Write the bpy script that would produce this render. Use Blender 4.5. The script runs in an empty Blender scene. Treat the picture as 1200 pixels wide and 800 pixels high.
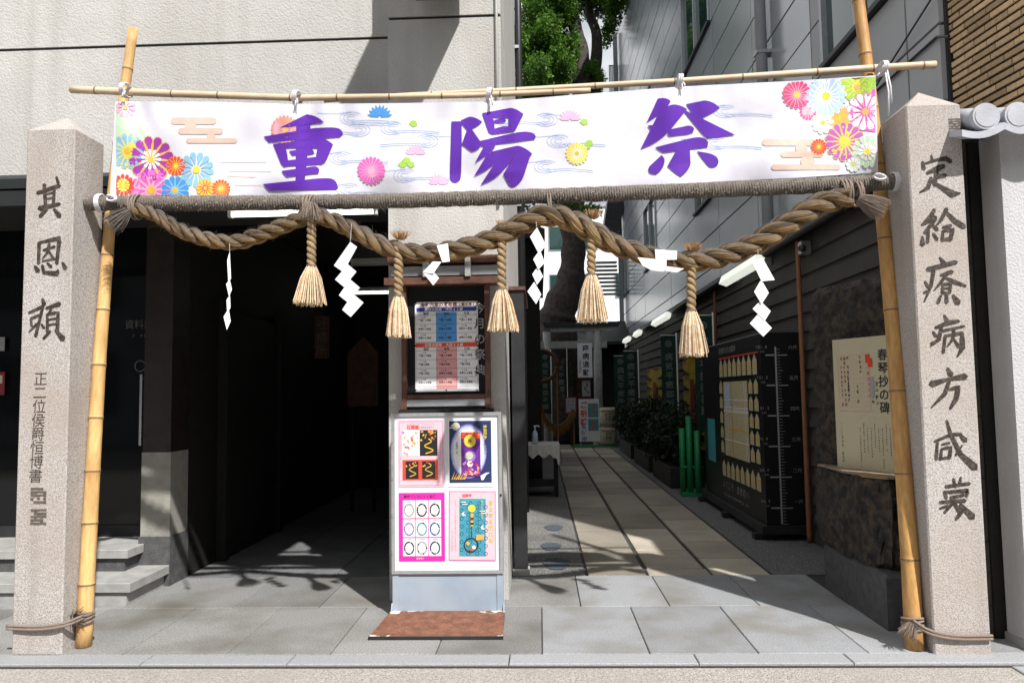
import bpy, bmesh, math, random
import numpy as np
from mathutils import Vector, Matrix
random.seed(7); rng = np.random.default_rng(7)
SC = bpy.context.scene; COL = SC.collection
R = math.radians
# ------------------------------------------------------------------ camera
FPX = 870.0; CAM = Vector((0, 0, 1.5)); YAW, PITCH, ROLL = R(2.1), R(3.93), R(0.85)
_r0 = Vector((math.cos(YAW), math.sin(YAW), 0))
_f = Vector((-math.sin(YAW)*math.cos(PITCH), math.cos(YAW)*math.cos(PITCH), math.sin(PITCH)))
_u0 = _r0.cross(_f)
_r = _r0*math.cos(ROLL) - _u0*math.sin(ROLL); _u = _u0*math.cos(ROLL) + _r0*math.sin(ROLL)
cd = bpy.data.cameras.new('camera'); cam = bpy.data.objects.new('camera', cd); COL.objects.link(cam)
cd.sensor_width = 36; cd.lens = FPX/1200*36; cd.clip_end = 600; cd.clip_start = 0.05
M4 = Matrix((_r, _u, -_f)).transposed().to_4x4(); M4.translation = CAM; cam.matrix_world = M4
SC.camera = cam
# ------------------------------------------------------------------ light
SUN = Vector((0.47, -0.75, 1.0)).normalized()
sl = bpy.data.lights.new('sun', 'SUN'); sl.energy = 4.6; sl.angle = R(1.0); sl.color = (1.0, 0.97, 0.93)
so = bpy.data.objects.new('sun', sl); COL.objects.link(so); so.rotation_euler = SUN.to_track_quat('Z', 'Y').to_euler(); so.location = (6, -8, 20)
W = bpy.data.worlds.new('World'); SC.world = W; W.use_nodes = True
wn = W.node_tree.nodes; wl = W.node_tree.links; wn.clear()
sky = wn.new('ShaderNodeTexSky'); sky.sky_type = 'NISHITA'; sky.sun_disc = False
sky.sun_elevation = math.asin(SUN.z); sky.sun_rotation = math.atan2(SUN.x, SUN.y); sky.dust_density = 3.0; sky.air_density = 1.2
tc = wn.new('ShaderNodeTexCoord'); nz = wn.new('ShaderNodeTexNoise'); nz.inputs['Scale'].default_value = 2.2; nz.inputs['Detail'].default_value = 7
rp = wn.new('ShaderNodeValToRGB'); rp.color_ramp.elements[0].position = .40; rp.color_ramp.elements[1].position = .56
mx = wn.new('ShaderNodeMix'); mx.data_type = 'RGBA'; mx.inputs['B'].default_value = (17, 17.2, 17.5, 1)
bg = wn.new('ShaderNodeBackground'); bg.inputs['Strength'].default_value = 0.048; out = wn.new('ShaderNodeOutputWorld')
wl.new(tc.outputs['Generated'], nz.inputs['Vector']); wl.new(nz.outputs['Fac'], rp.inputs['Fac']); wl.new(rp.outputs['Color'], mx.inputs['Factor'])
wl.new(sky.outputs['Color'], mx.inputs['A']); wl.new(mx.outputs['Result'], bg.inputs['Color']); wl.new(bg.outputs['Background'], out.inputs['Surface'])
SC.view_settings.view_transform = 'Standard'; SC.view_settings.look = 'None'; SC.view_settings.gamma = 1
SC.view_settings.use_curve_mapping = False; SC.view_settings.exposure = 0.6
SC.render.engine = 'CYCLES'

# ------------------------------------------------------------------ pixel -> point helpers
def ray(px, py): return _f + _r*((px-600)/FPX) - _u*((py-400)/FPX)
def at(px, py, Y):
    d = ray(px, py); return CAM + d*(Y/d.y)
def atg(px, py, z=0.0):
    d = ray(px, py); return CAM + d*((z-1.5)/d.z)
def atx(px, py, X):
    d = ray(px, py); return CAM + d*(X/d.x)

# ------------------------------------------------------------------ materials
MATS = {}
def mat(name, col, rough=.75, var=.12, scale=12, bump=0, bscale=80, speck=None, sscale=300, samt=.5, rand=0, metal=0,
        stain=None, stscale=1.2, emit=0, uvs=None, trans=0, spec=.4, coat=0, streak=None):
    m = bpy.data.materials.new(name); m.use_nodes = True; n = m.node_tree.nodes; l = m.node_tree.links
    b = n['Principled BSDF']; b.inputs['Roughness'].default_value = rough; b.inputs['Metallic'].default_value = metal
    b.inputs['Specular IOR Level'].default_value = spec
    if coat: b.inputs['Coat Weight'].default_value = coat
    if uvs:
        t = n.new('ShaderNodeTexCoord'); mp = n.new('ShaderNodeMapping'); mp.inputs['Scale'].default_value = (uvs[0], uvs[1], 1)
        l.new(t.outputs['UV'], mp.inputs['Vector']); V = mp.outputs['Vector']
    else:
        g = n.new('ShaderNodeNewGeometry'); V = g.outputs['Position']
    def noise(sc, det=5, v=None):
        k = n.new('ShaderNodeTexNoise'); k.inputs['Scale'].default_value = sc; k.inputs['Detail'].default_value = det
        l.new(v or V, k.inputs['Vector']); return k.outputs['Fac']
    def ramp(fac, p0, p1, c0, c1):
        k = n.new('ShaderNodeValToRGB'); k.color_ramp.elements[0].position = p0; k.color_ramp.elements[1].position = p1
        k.color_ramp.elements[0].color = (*c0, 1); k.color_ramp.elements[1].color = (*c1, 1); l.new(fac, k.inputs['Fac']); return k.outputs['Color']
    def mixc(fac, a, bb, mode='MIX'):
        k = n.new('ShaderNodeMix'); k.data_type = 'RGBA'; k.blend_type = mode
        for s, v in (('Factor', fac), ('A', a), ('B', bb)):
            if isinstance(v, (int, float)): k.inputs[s].default_value = v
            elif isinstance(v, tuple): k.inputs[s].default_value = (*v, 1)
            else: l.new(v, k.inputs[s])
        return k.outputs['Result']
    lo = tuple(c*(1-var) for c in col); hi = tuple(min(c*(1+var), .97) for c in col)
    c = ramp(noise(scale), .32, .68, lo, hi)
    if speck is not None:
        f = noise(sscale, 2); k = ramp(f, .50, .57, (0, 0, 0), (1, 1, 1)); mm = n.new('ShaderNodeMath'); mm.operation = 'MULTIPLY'; mm.inputs[1].default_value = samt
        l.new(k, mm.inputs[0]); c = mixc(mm.outputs[0], c, tuple(speck))
    if stain is not None:
        f = noise(stscale, 6); k = ramp(f, .42, .72, (0, 0, 0), (1, 1, 1)); c = mixc(k, c, mixc(.75, c, tuple(stain)))
    if streak is not None:   # rain streaks running down the face
        mp2 = n.new('ShaderNodeMapping'); mp2.inputs['Scale'].default_value = (5, 5, .35); l.new(V, mp2.inputs['Vector'])
        k = ramp(noise(1.0, 6, mp2.outputs['Vector']), .5, .72, (0, 0, 0), (1, 1, 1)); c = mixc(k, c, mixc(.55, c, tuple(streak)))
    if rand:
        oi = n.new('ShaderNodeObjectInfo'); k = ramp(oi.outputs['Random'], 0, 1, (1-rand,)*3, (1+rand*.6,)*3); c = mixc(1.0, c, k, 'MULTIPLY')
    l.new(c, b.inputs['Base Color'])
    if bump:
        bn = n.new('ShaderNodeBump'); bn.inputs['Strength'].default_value = min(bump, 1); bn.inputs['Distance'].default_value = .01*max(1, bump)
        l.new(noise(bscale, 4), bn.inputs['Height']); l.new(bn.outputs['Normal'], b.inputs['Normal'])
    if emit:
        b.inputs['Emission Color'].default_value = (*col, 1); b.inputs['Emission Strength'].default_value = emit
    if trans:
        tr = n.new('ShaderNodeBsdfTranslucent'); l.new(c, tr.inputs['Color']); ms = n.new('ShaderNodeMixShader'); ms.inputs[0].default_value = trans
        l.new(b.outputs[0], ms.inputs[1]); l.new(tr.outputs[0], ms.inputs[2]); l.new(ms.outputs[0], n['Material Output'].inputs['Surface'])
    MATS[name] = m; return m
def glass(name, col, rough=.05):
    m = bpy.data.materials.new(name); m.use_nodes = True; b = m.node_tree.nodes['Principled BSDF']
    b.inputs['Base Color'].default_value = (*col, 1); b.inputs['Roughness'].default_value = rough; b.inputs['Specular IOR Level'].default_value = .5 if col[0] > .01 else .22
    MATS[name] = m; return m
G = lambda v: (v, v, v)
mat('granite', (.445, .42, .405), .8, .14, 150, .5, 160, (.19, .165, .15), 120, .62, stain=(.34, .28, .24), stscale=1.6, streak=(.27, .235, .21))
mat('ink', (.03, .021, .016), .7, .3, 60, .6, 90, (.16, .13, .11), 45, .28)
mat('ink_pale', (.095, .078, .066), .8, .3, 60)
mat('stucco', (.47, .46, .44), .9, .06, 3, .65, 62, (.33, .32, .31), 110, .4, stain=(.38, .365, .345), stscale=.9, streak=(.33, .31, .29))
mat('stucco_white', (.47, .47, .485), .9, .05, 4, .75, 70, (.4, .4, .41), 130, .3, streak=(.33, .32, .31))
mat('pier_low', (.26, .25, .22), .85, .12, 12, .4, 60)
mat('groove', (.035, .033, .03), .9)
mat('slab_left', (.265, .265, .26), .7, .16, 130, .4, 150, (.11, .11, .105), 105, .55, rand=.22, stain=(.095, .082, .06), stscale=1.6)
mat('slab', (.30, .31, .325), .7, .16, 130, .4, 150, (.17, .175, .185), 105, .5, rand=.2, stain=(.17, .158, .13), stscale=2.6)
mat('slab_corridor', (.42, .375, .30), .7, .16, 110, .4, 150, (.14, .13, .12), 100, .5, rand=.42, stain=(.22, .20, .17), stscale=1.4)
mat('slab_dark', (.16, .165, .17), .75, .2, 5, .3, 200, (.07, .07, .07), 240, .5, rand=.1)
mat('joint', (.05, .048, .045), .95)
mat('brass_joint', (.05, .042, .03), .7)
mat('kerb', (.31, .315, .33), .7, .12, 130, .4, 150, (.2, .2, .21), 110, .5, rand=.08)
mat('aggregate', (.39, .37, .335), .85, .22, 120, .9, 120, (.15, .135, .12), 105, .7, stain=(.28, .26, .23), stscale=1.5)
mat('pebble', (.22, .215, .20), .85, .3, 60, 1.0, 110, (.05, .05, .05), 70, .8, stain=(.10, .10, .10), stscale=2)
mat('pebble_dark', (.10, .10, .10), .85, .3, 60, 1.0, 110, (.28, .28, .28), 90, .6)
mat('asphalt', (.06, .06, .06), .9, .2, 30, .5, 120)
mat('bamboo', (.62, .40, .165), .55, .16, 6, .15, 30, uvs=(2, 40), stain=(.34, .17, .06), stscale=1.1, spec=.35)
mat('bamboo_amber', (.50, .285, .10), .5, .2, 6, .15, 30, uvs=(2, 40), stain=(.28, .13, .045), stscale=1.1, spec=.35)
mat('bamboo_pale', (.60, .47, .33), .5, .16, 6, .15, 30, uvs=(2, 40), stain=(.38, .25, .14), stscale=.9)
mat('bamboo_red', (.26, .105, .05), .5, .2, 6, .1, 30, uvs=(2, 40))
mat('bamboo_node', (.20, .12, .06), .7, .3, 40)
mat('straw_rope', (.43, .295, .155), .85, .4, 5, 1.0, 7, uvs=(6, 160), stain=(.15, .115, .09), stscale=.5)
mat('straw_dark', (.24, .205, .175), .9, .5, 9, 1.0, 9, uvs=(20, 90))
mat('straw_tassel', (.68, .56, .40), .8, .25, 60, stain=(.55, .33, .17), stscale=25)
mat('straw_brown', (.36, .21, .10), .85, .35, 60)
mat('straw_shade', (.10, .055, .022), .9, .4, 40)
mat('hemp', (.30, .235, .19), .9, .4, 8, .8, 10, uvs=(40, 60))
mat('paper', (.74, .74, .76), .75, .03, 6)
mat('cord_white', (.66, .64, .68), .8, .1, 90, .4, 300)
mat('cloth', (.71, .70, .79), .85, .02, 3, .7, 5, trans=.18)
mat('purple', (.085, .012, .31), .8, .1, 4, .15, 500)
PR = dict(p_lblue=(.20, .42, .58), p_magenta=(.30, .035, .31), p_pink=(.60, .11, .42), p_lpink=(.70, .34, .48), p_red=(.66, .06, .03), p_blue=(.05, .24, .56),
          p_gold=(.66, .40, .05), p_yellow=(.72, .56, .06), p_white=(.72, .72, .70), p_peach=(.66, .28, .17), p_beige=(.56, .42, .35), p_green=(.28, .48, .06),
          p_pgreen=(.44, .60, .42), p_crimson=(.60, .06, .17), p_purple=(.44, .10, .43), p_orange=(.72, .36, .09), p_pblue=(.38, .52, .72), p_line=(.40, .50, .74),
          p_black=(.012, .012, .014), p_navy=(.016, .03, .11), p_hotpink=(.74, .02, .36), p_violet=(.13, .02, .26), p_ink=(.025, .025, .03), p_band=(.025, .06, .36),
          p_sky=(.07, .28, .64), p_rose=(.66, .32, .32), p_paleposter=(.70, .46, .52), p_maroon=(.22, .02, .03), p_teal=(.05, .30, .34), p_grey=(.33, .34, .35), p_cream=(.52, .50, .36), p_lilac=(.26, .15, .46))
for k, c in PR.items(): mat(k, c, .6, .06, 20)
PR['p_map'] = (.44, .40, .25); mat('p_map', (.44, .40, .25), .6, .06, 20)
mat('dim_print', (.13, .13, .125), .7)
mat('steel_white', (.64, .65, .68), .45, .06, 5)
mat('steel_blue', (.27, .33, .41), .5, .08, 5, stain=(.36, .40, .44), stscale=3)
mat('alu', (.45, .46, .48), .4, .08, 20, metal=.6)
mat('dark_steel', (.022, .022, .024), .45, .2, 10)
mat('blackboard', (.012, .012, .014), .35, .1, 10, spec=.3)
mat('wood_brown', (.10, .042, .026), .6, .3, 12, .3, 60)
mat('cladding', (.018, .013, .011), .5, .3, 12)
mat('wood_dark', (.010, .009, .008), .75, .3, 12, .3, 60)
mat('siding', (.05, .046, .041), .75, .15, 4, .25, 90, rand=.08)
mat('panel_metal', (.37, .405, .44), .2, .06, 1.2, rand=.07, spec=.6)
mat('panel_grey', (.40, .415, .435), .5, .05, 1.2, .1, 200, rand=.05)
mat('tile_brown', (.58, .41, .24), .75, .12, 30, .2, 150, rand=.36)
mat('roof_tile', (.36, .37, .41), .5, .12, 8, .15, 100, spec=.5)
mat('pipe', (.36, .38, .42), .45, .06, 5)
mat('rock', (.024, .020, .017), .65, .7, 16, 4, 13, (.085, .05, .026), 16, .4)
mat('rock_cut', (.19, .15, .105), .85, .3, 14, .8, 40, stain=(.38, .20, .08), stscale=6)
mat('dark_granite', (.085, .085, .088), .7, .25, 18, .5, 90, (.03, .03, .03), 200, .5)
mat('plate', (.54, .49, .34), .5, .04, 3)
mat('tube_on', (.95, 1.0, .93), .4, 0, 5, emit=2.2)
mat('lamp_white', (.72, .73, .70), .4, .05, 6)
mat('lamp_glow', (.82, .86, .76), .4, .02, 6, emit=.55)
mat('nobori', (.008, .04, .027), .8, .15, 6, trans=.15)
mat('tiger', (.52, .36, .04), .8, .15, 6, trans=.15)
mat('plastic_green', (.01, .22, .07), .45, .1, 8)
mat('mat_green', (.015, .13, .05), .95, .2, 60, .6, 300)
mat('bark', (.055, .045, .038), .9, .4, 8, 1.0, 25)
mat('stone_grey', (.30, .30, .29), .8, .15, 10, .3, 120)
mat('leaf', (.085, .19, .02), .5, .5, 1.6, trans=.45)
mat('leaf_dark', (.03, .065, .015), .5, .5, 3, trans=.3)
mat('leaf_hedge', (.014, .028, .009), .55, .5, 6, trans=.25)
mat('far_white', (.72, .73, .74), .8, .05, 1)
mat('far_grey', (.30, .31, .33), .8, .1, 1)
mat('copper_green', (.007, .011, .0105), .7, .25, 8)
mat('barrel', (.42, .38, .30), .8, .15, 20)
mat('lace', (.62, .62, .60), .85, .25, 60, .6, 120)
mat('soap_blue', (.55, .66, .80), .3, .05, 5)
glass('glass_dark', (.006, .007, .008), .06)
glass('glass_green', (.02, .05, .045), .04)
def weather(m, col, lo, hi):   # sun-greyed upper side of the straw rope
    n = m.node_tree.nodes; l = m.node_tree.links; b = n['Principled BSDF']; old = b.inputs['Base Color'].links[0].from_socket
    g = n.new('ShaderNodeNewGeometry'); sp = n.new('ShaderNodeSeparateXYZ'); nz_ = n.new('ShaderNodeTexNoise'); nz_.inputs['Scale'].default_value = 40; ma = n.new('ShaderNodeMath'); ma.operation = 'MULTIPLY_ADD'; ma.inputs[1].default_value = .9
    r = n.new('ShaderNodeMapRange'); r.inputs['From Min'].default_value = lo; r.inputs['From Max'].default_value = hi; mm = n.new('ShaderNodeMix'); mm.data_type = 'RGBA'; mm.inputs['B'].default_value = (*col, 1)
    l.new(g.outputs['Normal'], sp.inputs[0]); l.new(nz_.outputs['Fac'], ma.inputs[0]); l.new(sp.outputs['Z'], ma.inputs[2]); l.new(ma.outputs[0], r.inputs['Value']); l.new(r.outputs['Result'], mm.inputs['Factor']); l.new(old, mm.inputs['A']); l.new(mm.outputs['Result'], b.inputs['Base Color'])
mat('straw_swag_dark', (.26, .15, .06), .85, .45, 5, 1.0, 7, uvs=(6, 160)); weather(MATS['straw_swag_dark'], (.08, .068, .058), .1, .85)
mat('straw_swag', (.56, .345, .13), .85, .45, 5, 1.0, 7, uvs=(6, 160), stain=(.20, .12, .06), stscale=.5); weather(MATS['straw_swag'], (.185, .16, .14), .1, .85)
def rustmat():
    m = mat('rust', (.20, .085, .05), .85, .3, 18, .5, 120, (.07, .035, .025), 90, .5)
    n = m.node_tree.nodes; l = m.node_tree.links; b = n['Principled BSDF']; old = b.inputs['Base Color'].links[0].from_socket
    g = n.new('ShaderNodeTexCoord'); mp = n.new('ShaderNodeMapping'); mp.inputs['Location'].default_value = (-.42/.47, -.17/.24, 0); mp.inputs['Scale'].default_value = (1/.47, 1/.24, 0)
    k = n.new('ShaderNodeVectorMath'); k.operation = 'LENGTH'; nzz = n.new('ShaderNodeTexNoise'); nzz.inputs['Scale'].default_value = 14
    ad = n.new('ShaderNodeMath'); ad.operation = 'MULTIPLY_ADD'; ad.inputs[1].default_value = .9
    rr = n.new('ShaderNodeValToRGB'); rr.color_ramp.elements[0].position = .68; rr.color_ramp.elements[1].position = .71
    dv = n.new('ShaderNodeMath'); dv.operation = 'DIVIDE'; dv.inputs[1].default_value = 2.4
    mm = n.new('ShaderNodeMix'); mm.data_type = 'RGBA'; mm.inputs['B'].default_value = (.62, .60, .58, 1)
    l.new(g.outputs['UV'], mp.inputs['Vector']); l.new(mp.outputs[0], k.inputs[0]); l.new(g.outputs['UV'], nzz.inputs['Vector'])
    l.new(nzz.outputs['Fac'], ad.inputs[0]); l.new(k.outputs['Value'], ad.inputs[2]); l.new(ad.outputs[0], dv.inputs[0]); l.new(dv.outputs[0], rr.inputs['Fac'])
    l.new(rr.outputs['Color'], mm.inputs['Factor']); l.new(old, mm.inputs['A']); l.new(mm.outputs['Result'], b.inputs['Base Color'])
rustmat()

# ------------------------------------------------------------------ mesh builder
ORG = {}
class MB:
    def __init__(s): s.v = []; s.f = []; s.m = []; s.uv = []
    def add(s, vs, fs, mi=0, uvs=None):
        o = len(s.v); s.v += [tuple(p) for p in vs]
        for i, f in enumerate(fs):
            s.f.append(tuple(o+j for j in f)); s.m.append(mi)
            s.uv.append(uvs[i] if uvs else None)
        return s
    def hexa(s, c, mi=0):   # 8 corners: bottom ring, top ring
        return s.add(c, [(3, 2, 1, 0), (4, 5, 6, 7), (0, 1, 5, 4), (1, 2, 6, 5), (2, 3, 7, 6), (3, 0, 4, 7)], mi)
    def box(s, x0, x1, y0, y1, z0, z1, mi=0, ch=0):
        if x0 > x1: x0, x1 = x1, x0
        if not ch: return s.hexa([(x0, y0, z0), (x1, y0, z0), (x1, y1, z0), (x0, y1, z0), (x0, y0, z1), (x1, y0, z1), (x1, y1, z1), (x0, y1, z1)], mi)
        b = [(x0, y0), (x1, y0), (x1, y1), (x0, y1)]; i = [(x0+ch, y0+ch), (x1-ch, y0+ch), (x1-ch, y1-ch), (x0+ch, y1-ch)]
        vs = [(*p, z0) for p in b]+[(*p, z1-ch) for p in b]+[(*p, z1) for p in i]
        fs = [(3, 2, 1, 0), (8, 9, 10, 11)]
        for k in range(4): j = (k+1) % 4; fs += [(k, j, 4+j, 4+k), (4+k, 4+j, 8+j, 8+k)]
        return s.add(vs, fs, mi)
    def obox(s, O, ex, ey, ez, mi=0):   # oriented box from corner O
        O, ex, ey, ez = map(Vector, (O, ex, ey, ez))
        return s.hexa([O, O+ex, O+ex+ey, O+ey, O+ez, O+ex+ez, O+ex+ey+ez, O+ey+ez], mi)
    def quad(s, a, b, c, d, mi=0): return s.add([a, b, c, d], [(0, 1, 2, 3)], mi)
    def tube(s, path, rad, seg=8, mi=0, caps=True, twist=0):
        P = [Vector(p) for p in path]; n = len(P)
        if isinstance(rad, (int, float)): rad = [rad]*n
        t0 = (P[1]-P[0]).normalized(); ref = Vector((0, 0, 1)) if abs(t0.z) < .9 else Vector((1, 0, 0))
        nv = t0.cross(ref).normalized(); vs = []; L = 0; Ls = []
        for i in range(n):
            t = (P[min(i+1, n-1)]-P[max(i-1, 0)])
            t = t.normalized() if t.length > 1e-9 else t0
            nv = (nv-t*nv.dot(t)).normalized(); bv = t.cross(nv)
            if i: L += (P[i]-P[i-1]).length
            Ls.append(L)
            for k in range(seg):
                a = 2*math.pi*k/seg; vs.append(P[i]+(nv*math.cos(a)+bv*math.sin(a))*rad[i])
        fs = []; uv = []
        for i in range(n-1):
            for k in range(seg):
                j = (k+1) % seg; fs.append((i*seg+k, i*seg+j, (i+1)*seg+j, (i+1)*seg+k))
                w = .06/seg; uv.append([(Ls[i], k*w), (Ls[i], (k+1)*w), (Ls[i+1], (k+1)*w), (Ls[i+1], k*w)])
        if caps: fs += [tuple(range(seg-1, -1, -1)), tuple((n-1)*seg+k for k in range(seg))]; uv += [[(0, 0)]*seg]*2
        return s.add(vs, fs, mi, uv)
    def poly(s, pts, mi=0): return s.add(pts, [tuple(range(len(pts)))], mi)
    def prism(s, pts, d, mi=0):
        n = len(pts); d = Vector(d); a = [Vector(p) for p in pts]; b = [p+d for p in a]
        return s.add(a+b, [tuple(range(n)), tuple(range(2*n-1, n-1, -1))]+[((i+1) % n, i, n+i, n+(i+1) % n) for i in range(n)], mi)
    def cyl(s, c, ax, r, h, seg=16, mi=0): 
        c = Vector(c); ax = Vector(ax).normalized(); return s.tube([c, c+ax*h], r, seg, mi)
    def build(s, name, mats, parent=None, smooth=False):
        me = bpy.data.meshes.new(name); o = ORG.get(parent.name, Vector((0, 0, 0))) if parent else Vector((0, 0, 0))
        V = np.array([tuple(p) for p in s.v], dtype=float)-np.array(o)
        me.from_pydata(V.tolist(), [], s.f)
        if any(u is not None for u in s.uv):
            ul = me.uv_layers.new(name='UVMap'); flat = []
            for f, u in zip(s.f, s.uv):
                flat += [c for p in (u or [(0, 0)]*len(f)) for c in p]
            ul.data.foreach_set('uv', flat)
        if isinstance(mats, str): mats = [mats]
        for m in mats: me.materials.append(MATS[m])
        if len(mats) > 1: me.polygons.foreach_set('material_index', s.m)
        if smooth: me.polygons.foreach_set('use_smooth', [True]*len(s.f))
        me.update(); ob = bpy.data.objects.new(name, me); COL.objects.link(ob)
        if parent: ob.parent = parent
        ORG[ob.name] = o
        return ob
def tag(o, label, cat, group=None):
    o['label'] = label; o['category'] = cat
    if group: o['group'] = group
    return o
def thing(name, label, cat, loc=(0, 0, 0), group=None):
    o = bpy.data.objects.new(name, None); COL.objects.link(o); o.location = loc; ORG[o.name] = Vector(loc); o.empty_display_size = .1
    return tag(o, label, cat, group)
def struct(o): o['kind'] = 'structure'; return o
def copy_thing(root, off, label, group=None):
    def cp(o, par):
        c = o.copy(); COL.objects.link(c); c.parent = par
        for ch in o.children: cp(ch, c)
        return c
    r = cp(root, None); r.location = root.location+Vector(off); r['label'] = label
    if group: r['group'] = group
    return r
# text ------------------------------------------------------------
GL = {}
def glyph(ch, bold):
    k = (ch, bold)
    if k not in GL:
        c = bpy.data.curves.new('glyph', 'FONT'); c.body = ch; c.size = 1; c.offset = bold; c.resolution_u = 2; c.align_x = 'CENTER'
        o = bpy.data.objects.new('glyph', c); COL.objects.link(o); me = o.to_mesh()
        GL[k] = ([(v.co.x, v.co.y-.38) for v in me.vertices], [tuple(p.vertices) for p in me.polygons]); o.to_mesh_clear(); bpy.data.objects.remove(o); bpy.data.curves.remove(c)
    return GL[k]
class Panel:   # flat print plane: origin top-left, ex right, ey down, n to viewer (metres)
    def __init__(s, O, ex, ey, n): s.O, s.ex, s.ey, s.n = Vector(O), Vector(ex), Vector(ey), Vector(n)
    def p(s, x, y, k=1): return s.O+s.ex*x+s.ey*y+s.n*(.0012*k)
    def rect(s, mb, x0, y0, x1, y1, mi, k=1): mb.quad(s.p(x0, y1, k), s.p(x1, y1, k), s.p(x1, y0, k), s.p(x0, y0, k), mi)
    def frame(s, mb, x0, y0, x1, y1, w, mi, k=1):
        s.rect(mb, x0, y0, x1, y0+w, mi, k); s.rect(mb, x0, y1-w, x1, y1, mi, k); s.rect(mb, x0, y0+w, x0+w, y1-w, mi, k); s.rect(mb, x1-w, y0+w, x1, y1-w, mi, k)
    def poly(s, mb, pts, mi, k=1): mb.poly([s.p(x, y, k) for x, y in reversed(pts)], mi)
    def disc(s, mb, x, y, r, mi, k=1, n=14, ry=None): s.poly(mb, [(x+r*math.cos(2*math.pi*i/n), y+(ry or r)*math.sin(2*math.pi*i/n)) for i in range(n)], mi, k)
    def ring(s, mb, x, y, r, w, mi, k=1, n=18):
        for i in range(n):
            a, b = 2*math.pi*i/n, 2*math.pi*(i+1)/n
            s.poly(mb, [(x+r*math.cos(a), y+r*math.sin(a)), (x+r*math.cos(b), y+r*math.sin(b)), (x+(r-w)*math.cos(b), y+(r-w)*math.sin(b)), (x+(r-w)*math.cos(a), y+(r-w)*math.sin(a))], mi, k)
    def text(s, mb, t, x, y, size, mi, k=2, vert=False, bold=0.0, step=None, sx=1.0):
        st = (step or size)
        n = len(t)
        for i, ch in enumerate(t):
            if ch in ' \u3000': continue
            cx, cy = (x, y+i*st) if vert else (x+i*st*sx, y)
            vs, fs = glyph(ch, bold); mb.add([s.p(cx+a*size*sx, cy-b*size, k) for a, b in vs], fs, mi)
    def scribble(s, mb, x, y, n, size, mi, k=2, vert=True):   # rows of print too small to read
        for i in range(n):
            a = (x-size*.3, y+i*size, x+size*.3, y+i*size+size*.62) if vert else (x+i*size, y-size*.3, x+i*size+size*.62, y+size*.3)
            if random.random() < .93:
                w = size*.11; x0, y0, x1, y1 = a; W_, H_ = x1-x0, y1-y0
                for q in range(random.randint(2, 3)): yy = y0+H_*(q+.3*random.random())/2.6; u0 = random.uniform(0, .35); s.rect(mb, x0+W_*u0, yy, x0+W_*random.uniform(.6, 1), yy+w, mi, k+.1*q)
                for q in range(random.randint(1, 2)): xx = x0+W_*random.uniform(.1, .85); v0 = random.uniform(0, .4); s.rect(mb, xx, y0+H_*v0, xx+w, y0+H_*random.uniform(.6, 1), mi, k+.4+.1*q)
def strokes(mb, data, ox, oy, sc, Y, mi=0, fat=1.0):
    fat *= 1.36
    for i, st in enumerate(data):
        pts = [(ox+x/sc, oy+y/sc, w/sc*fat) for x, y, w in st]
        fine = []
        for a in range(len(pts)-1):
            p, q = pts[a], pts[a+1]
            for t in (0, .34, .67): fine.append(tuple(p[k]+(q[k]-p[k])*t for k in range(3)))
        fine.append(pts[-1]); n = len(fine); Lf, Rt = [], []
        for a in range(n):
            p, q = fine[max(a-1, 0)], fine[min(a+1, n-1)]; dx, dy = q[0]-p[0], q[1]-p[1]; d = math.hypot(dx, dy) or 1
            w = fine[a][2]*.5; Lf.append((fine[a][0]-dy/d*w, fine[a][1]+dx/d*w)); Rt.append((fine[a][0]+dy/d*w, fine[a][1]-dx/d*w))
        yo = Y-.0012-.0002*i
        # rounded brush ends
        def e(p, q, w): d = math.hypot(p[0]-q[0], p[1]-q[1]) or 1; return (p[0]+(p[0]-q[0])/d*w*.45, p[1]+(p[1]-q[1])/d*w*.45)
        s0 = e(fine[0], fine[1], fine[0][2]); s1 = e(fine[-1], fine[-2], fine[-1][2])
        for a in range(n-1): mb.poly([at(*Lf[a], yo), at(*Lf[a+1], yo), at(*Rt[a+1], yo), at(*Rt[a], yo)], mi)
        mb.poly([at(*s0, yo), at(*Lf[0], yo), at(*Rt[0], yo)], mi); mb.poly([at(*s1, yo), at(*Rt[-1], yo), at(*Lf[-1], yo)], mi)

# ================================================================== SETTING
g = MB(); g.quad((-120, -120, -.08), (120, -120, -.08), (120, 200, -.08), (-120, 200, -.08)); struct(g.build('ground', 'asphalt'))
s = MB(); s.box(-40, 40, -9.5, 4.222, -.07, -.022); struct(s.build('street', 'aggregate'))
s = MB(); s.box(2.52, 6, 3.5, 4.22, -.02, -.012, ch=.004); struct(s.build('street_slab', 'kerb'))
pv = MB(); pv.box(-9.5, 2.95, 4.226, 22.5, -.07, -.014); pv = struct(pv.build('pavement', 'joint'))
def slab(x0, x1, y0, y1, m, name='paving_slab', g=.003, dz=0):
    b = MB(); b.box(x0+g, x1-g, y0+g, y1-g, -.05, dz+random.uniform(-.0015, .0015), ch=.004); return b.build(name, m, pv)
x = -9.4
while x < 2.9:
    L = random.choice([.84, 1.25, 1.05]); slab(x, min(x+L, 2.92), 4.232, 4.388, 'kerb', 'kerb_stone'); x += L
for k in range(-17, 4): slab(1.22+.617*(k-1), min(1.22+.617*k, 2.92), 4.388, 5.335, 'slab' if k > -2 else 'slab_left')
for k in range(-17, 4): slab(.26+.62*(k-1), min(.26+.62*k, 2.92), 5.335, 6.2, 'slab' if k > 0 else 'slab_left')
lanes = [(.35, .86), (.86, 1.37), (1.37, 1.86)]
for li, (a, b) in enumerate(lanes):
    y = 6.2+(.0, .22, .0)[li]
    if li == 1: slab(a, b, 6.2, 6.42, 'slab_corridor', g=.004)
    while y < 21.3:
        L = random.choice([.62, .75, .9, 1.0, 1.1]); slab(a+.008, b-.008, y, min(y+L, 21.3), 'slab_corridor', g=.012); y += L
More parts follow.
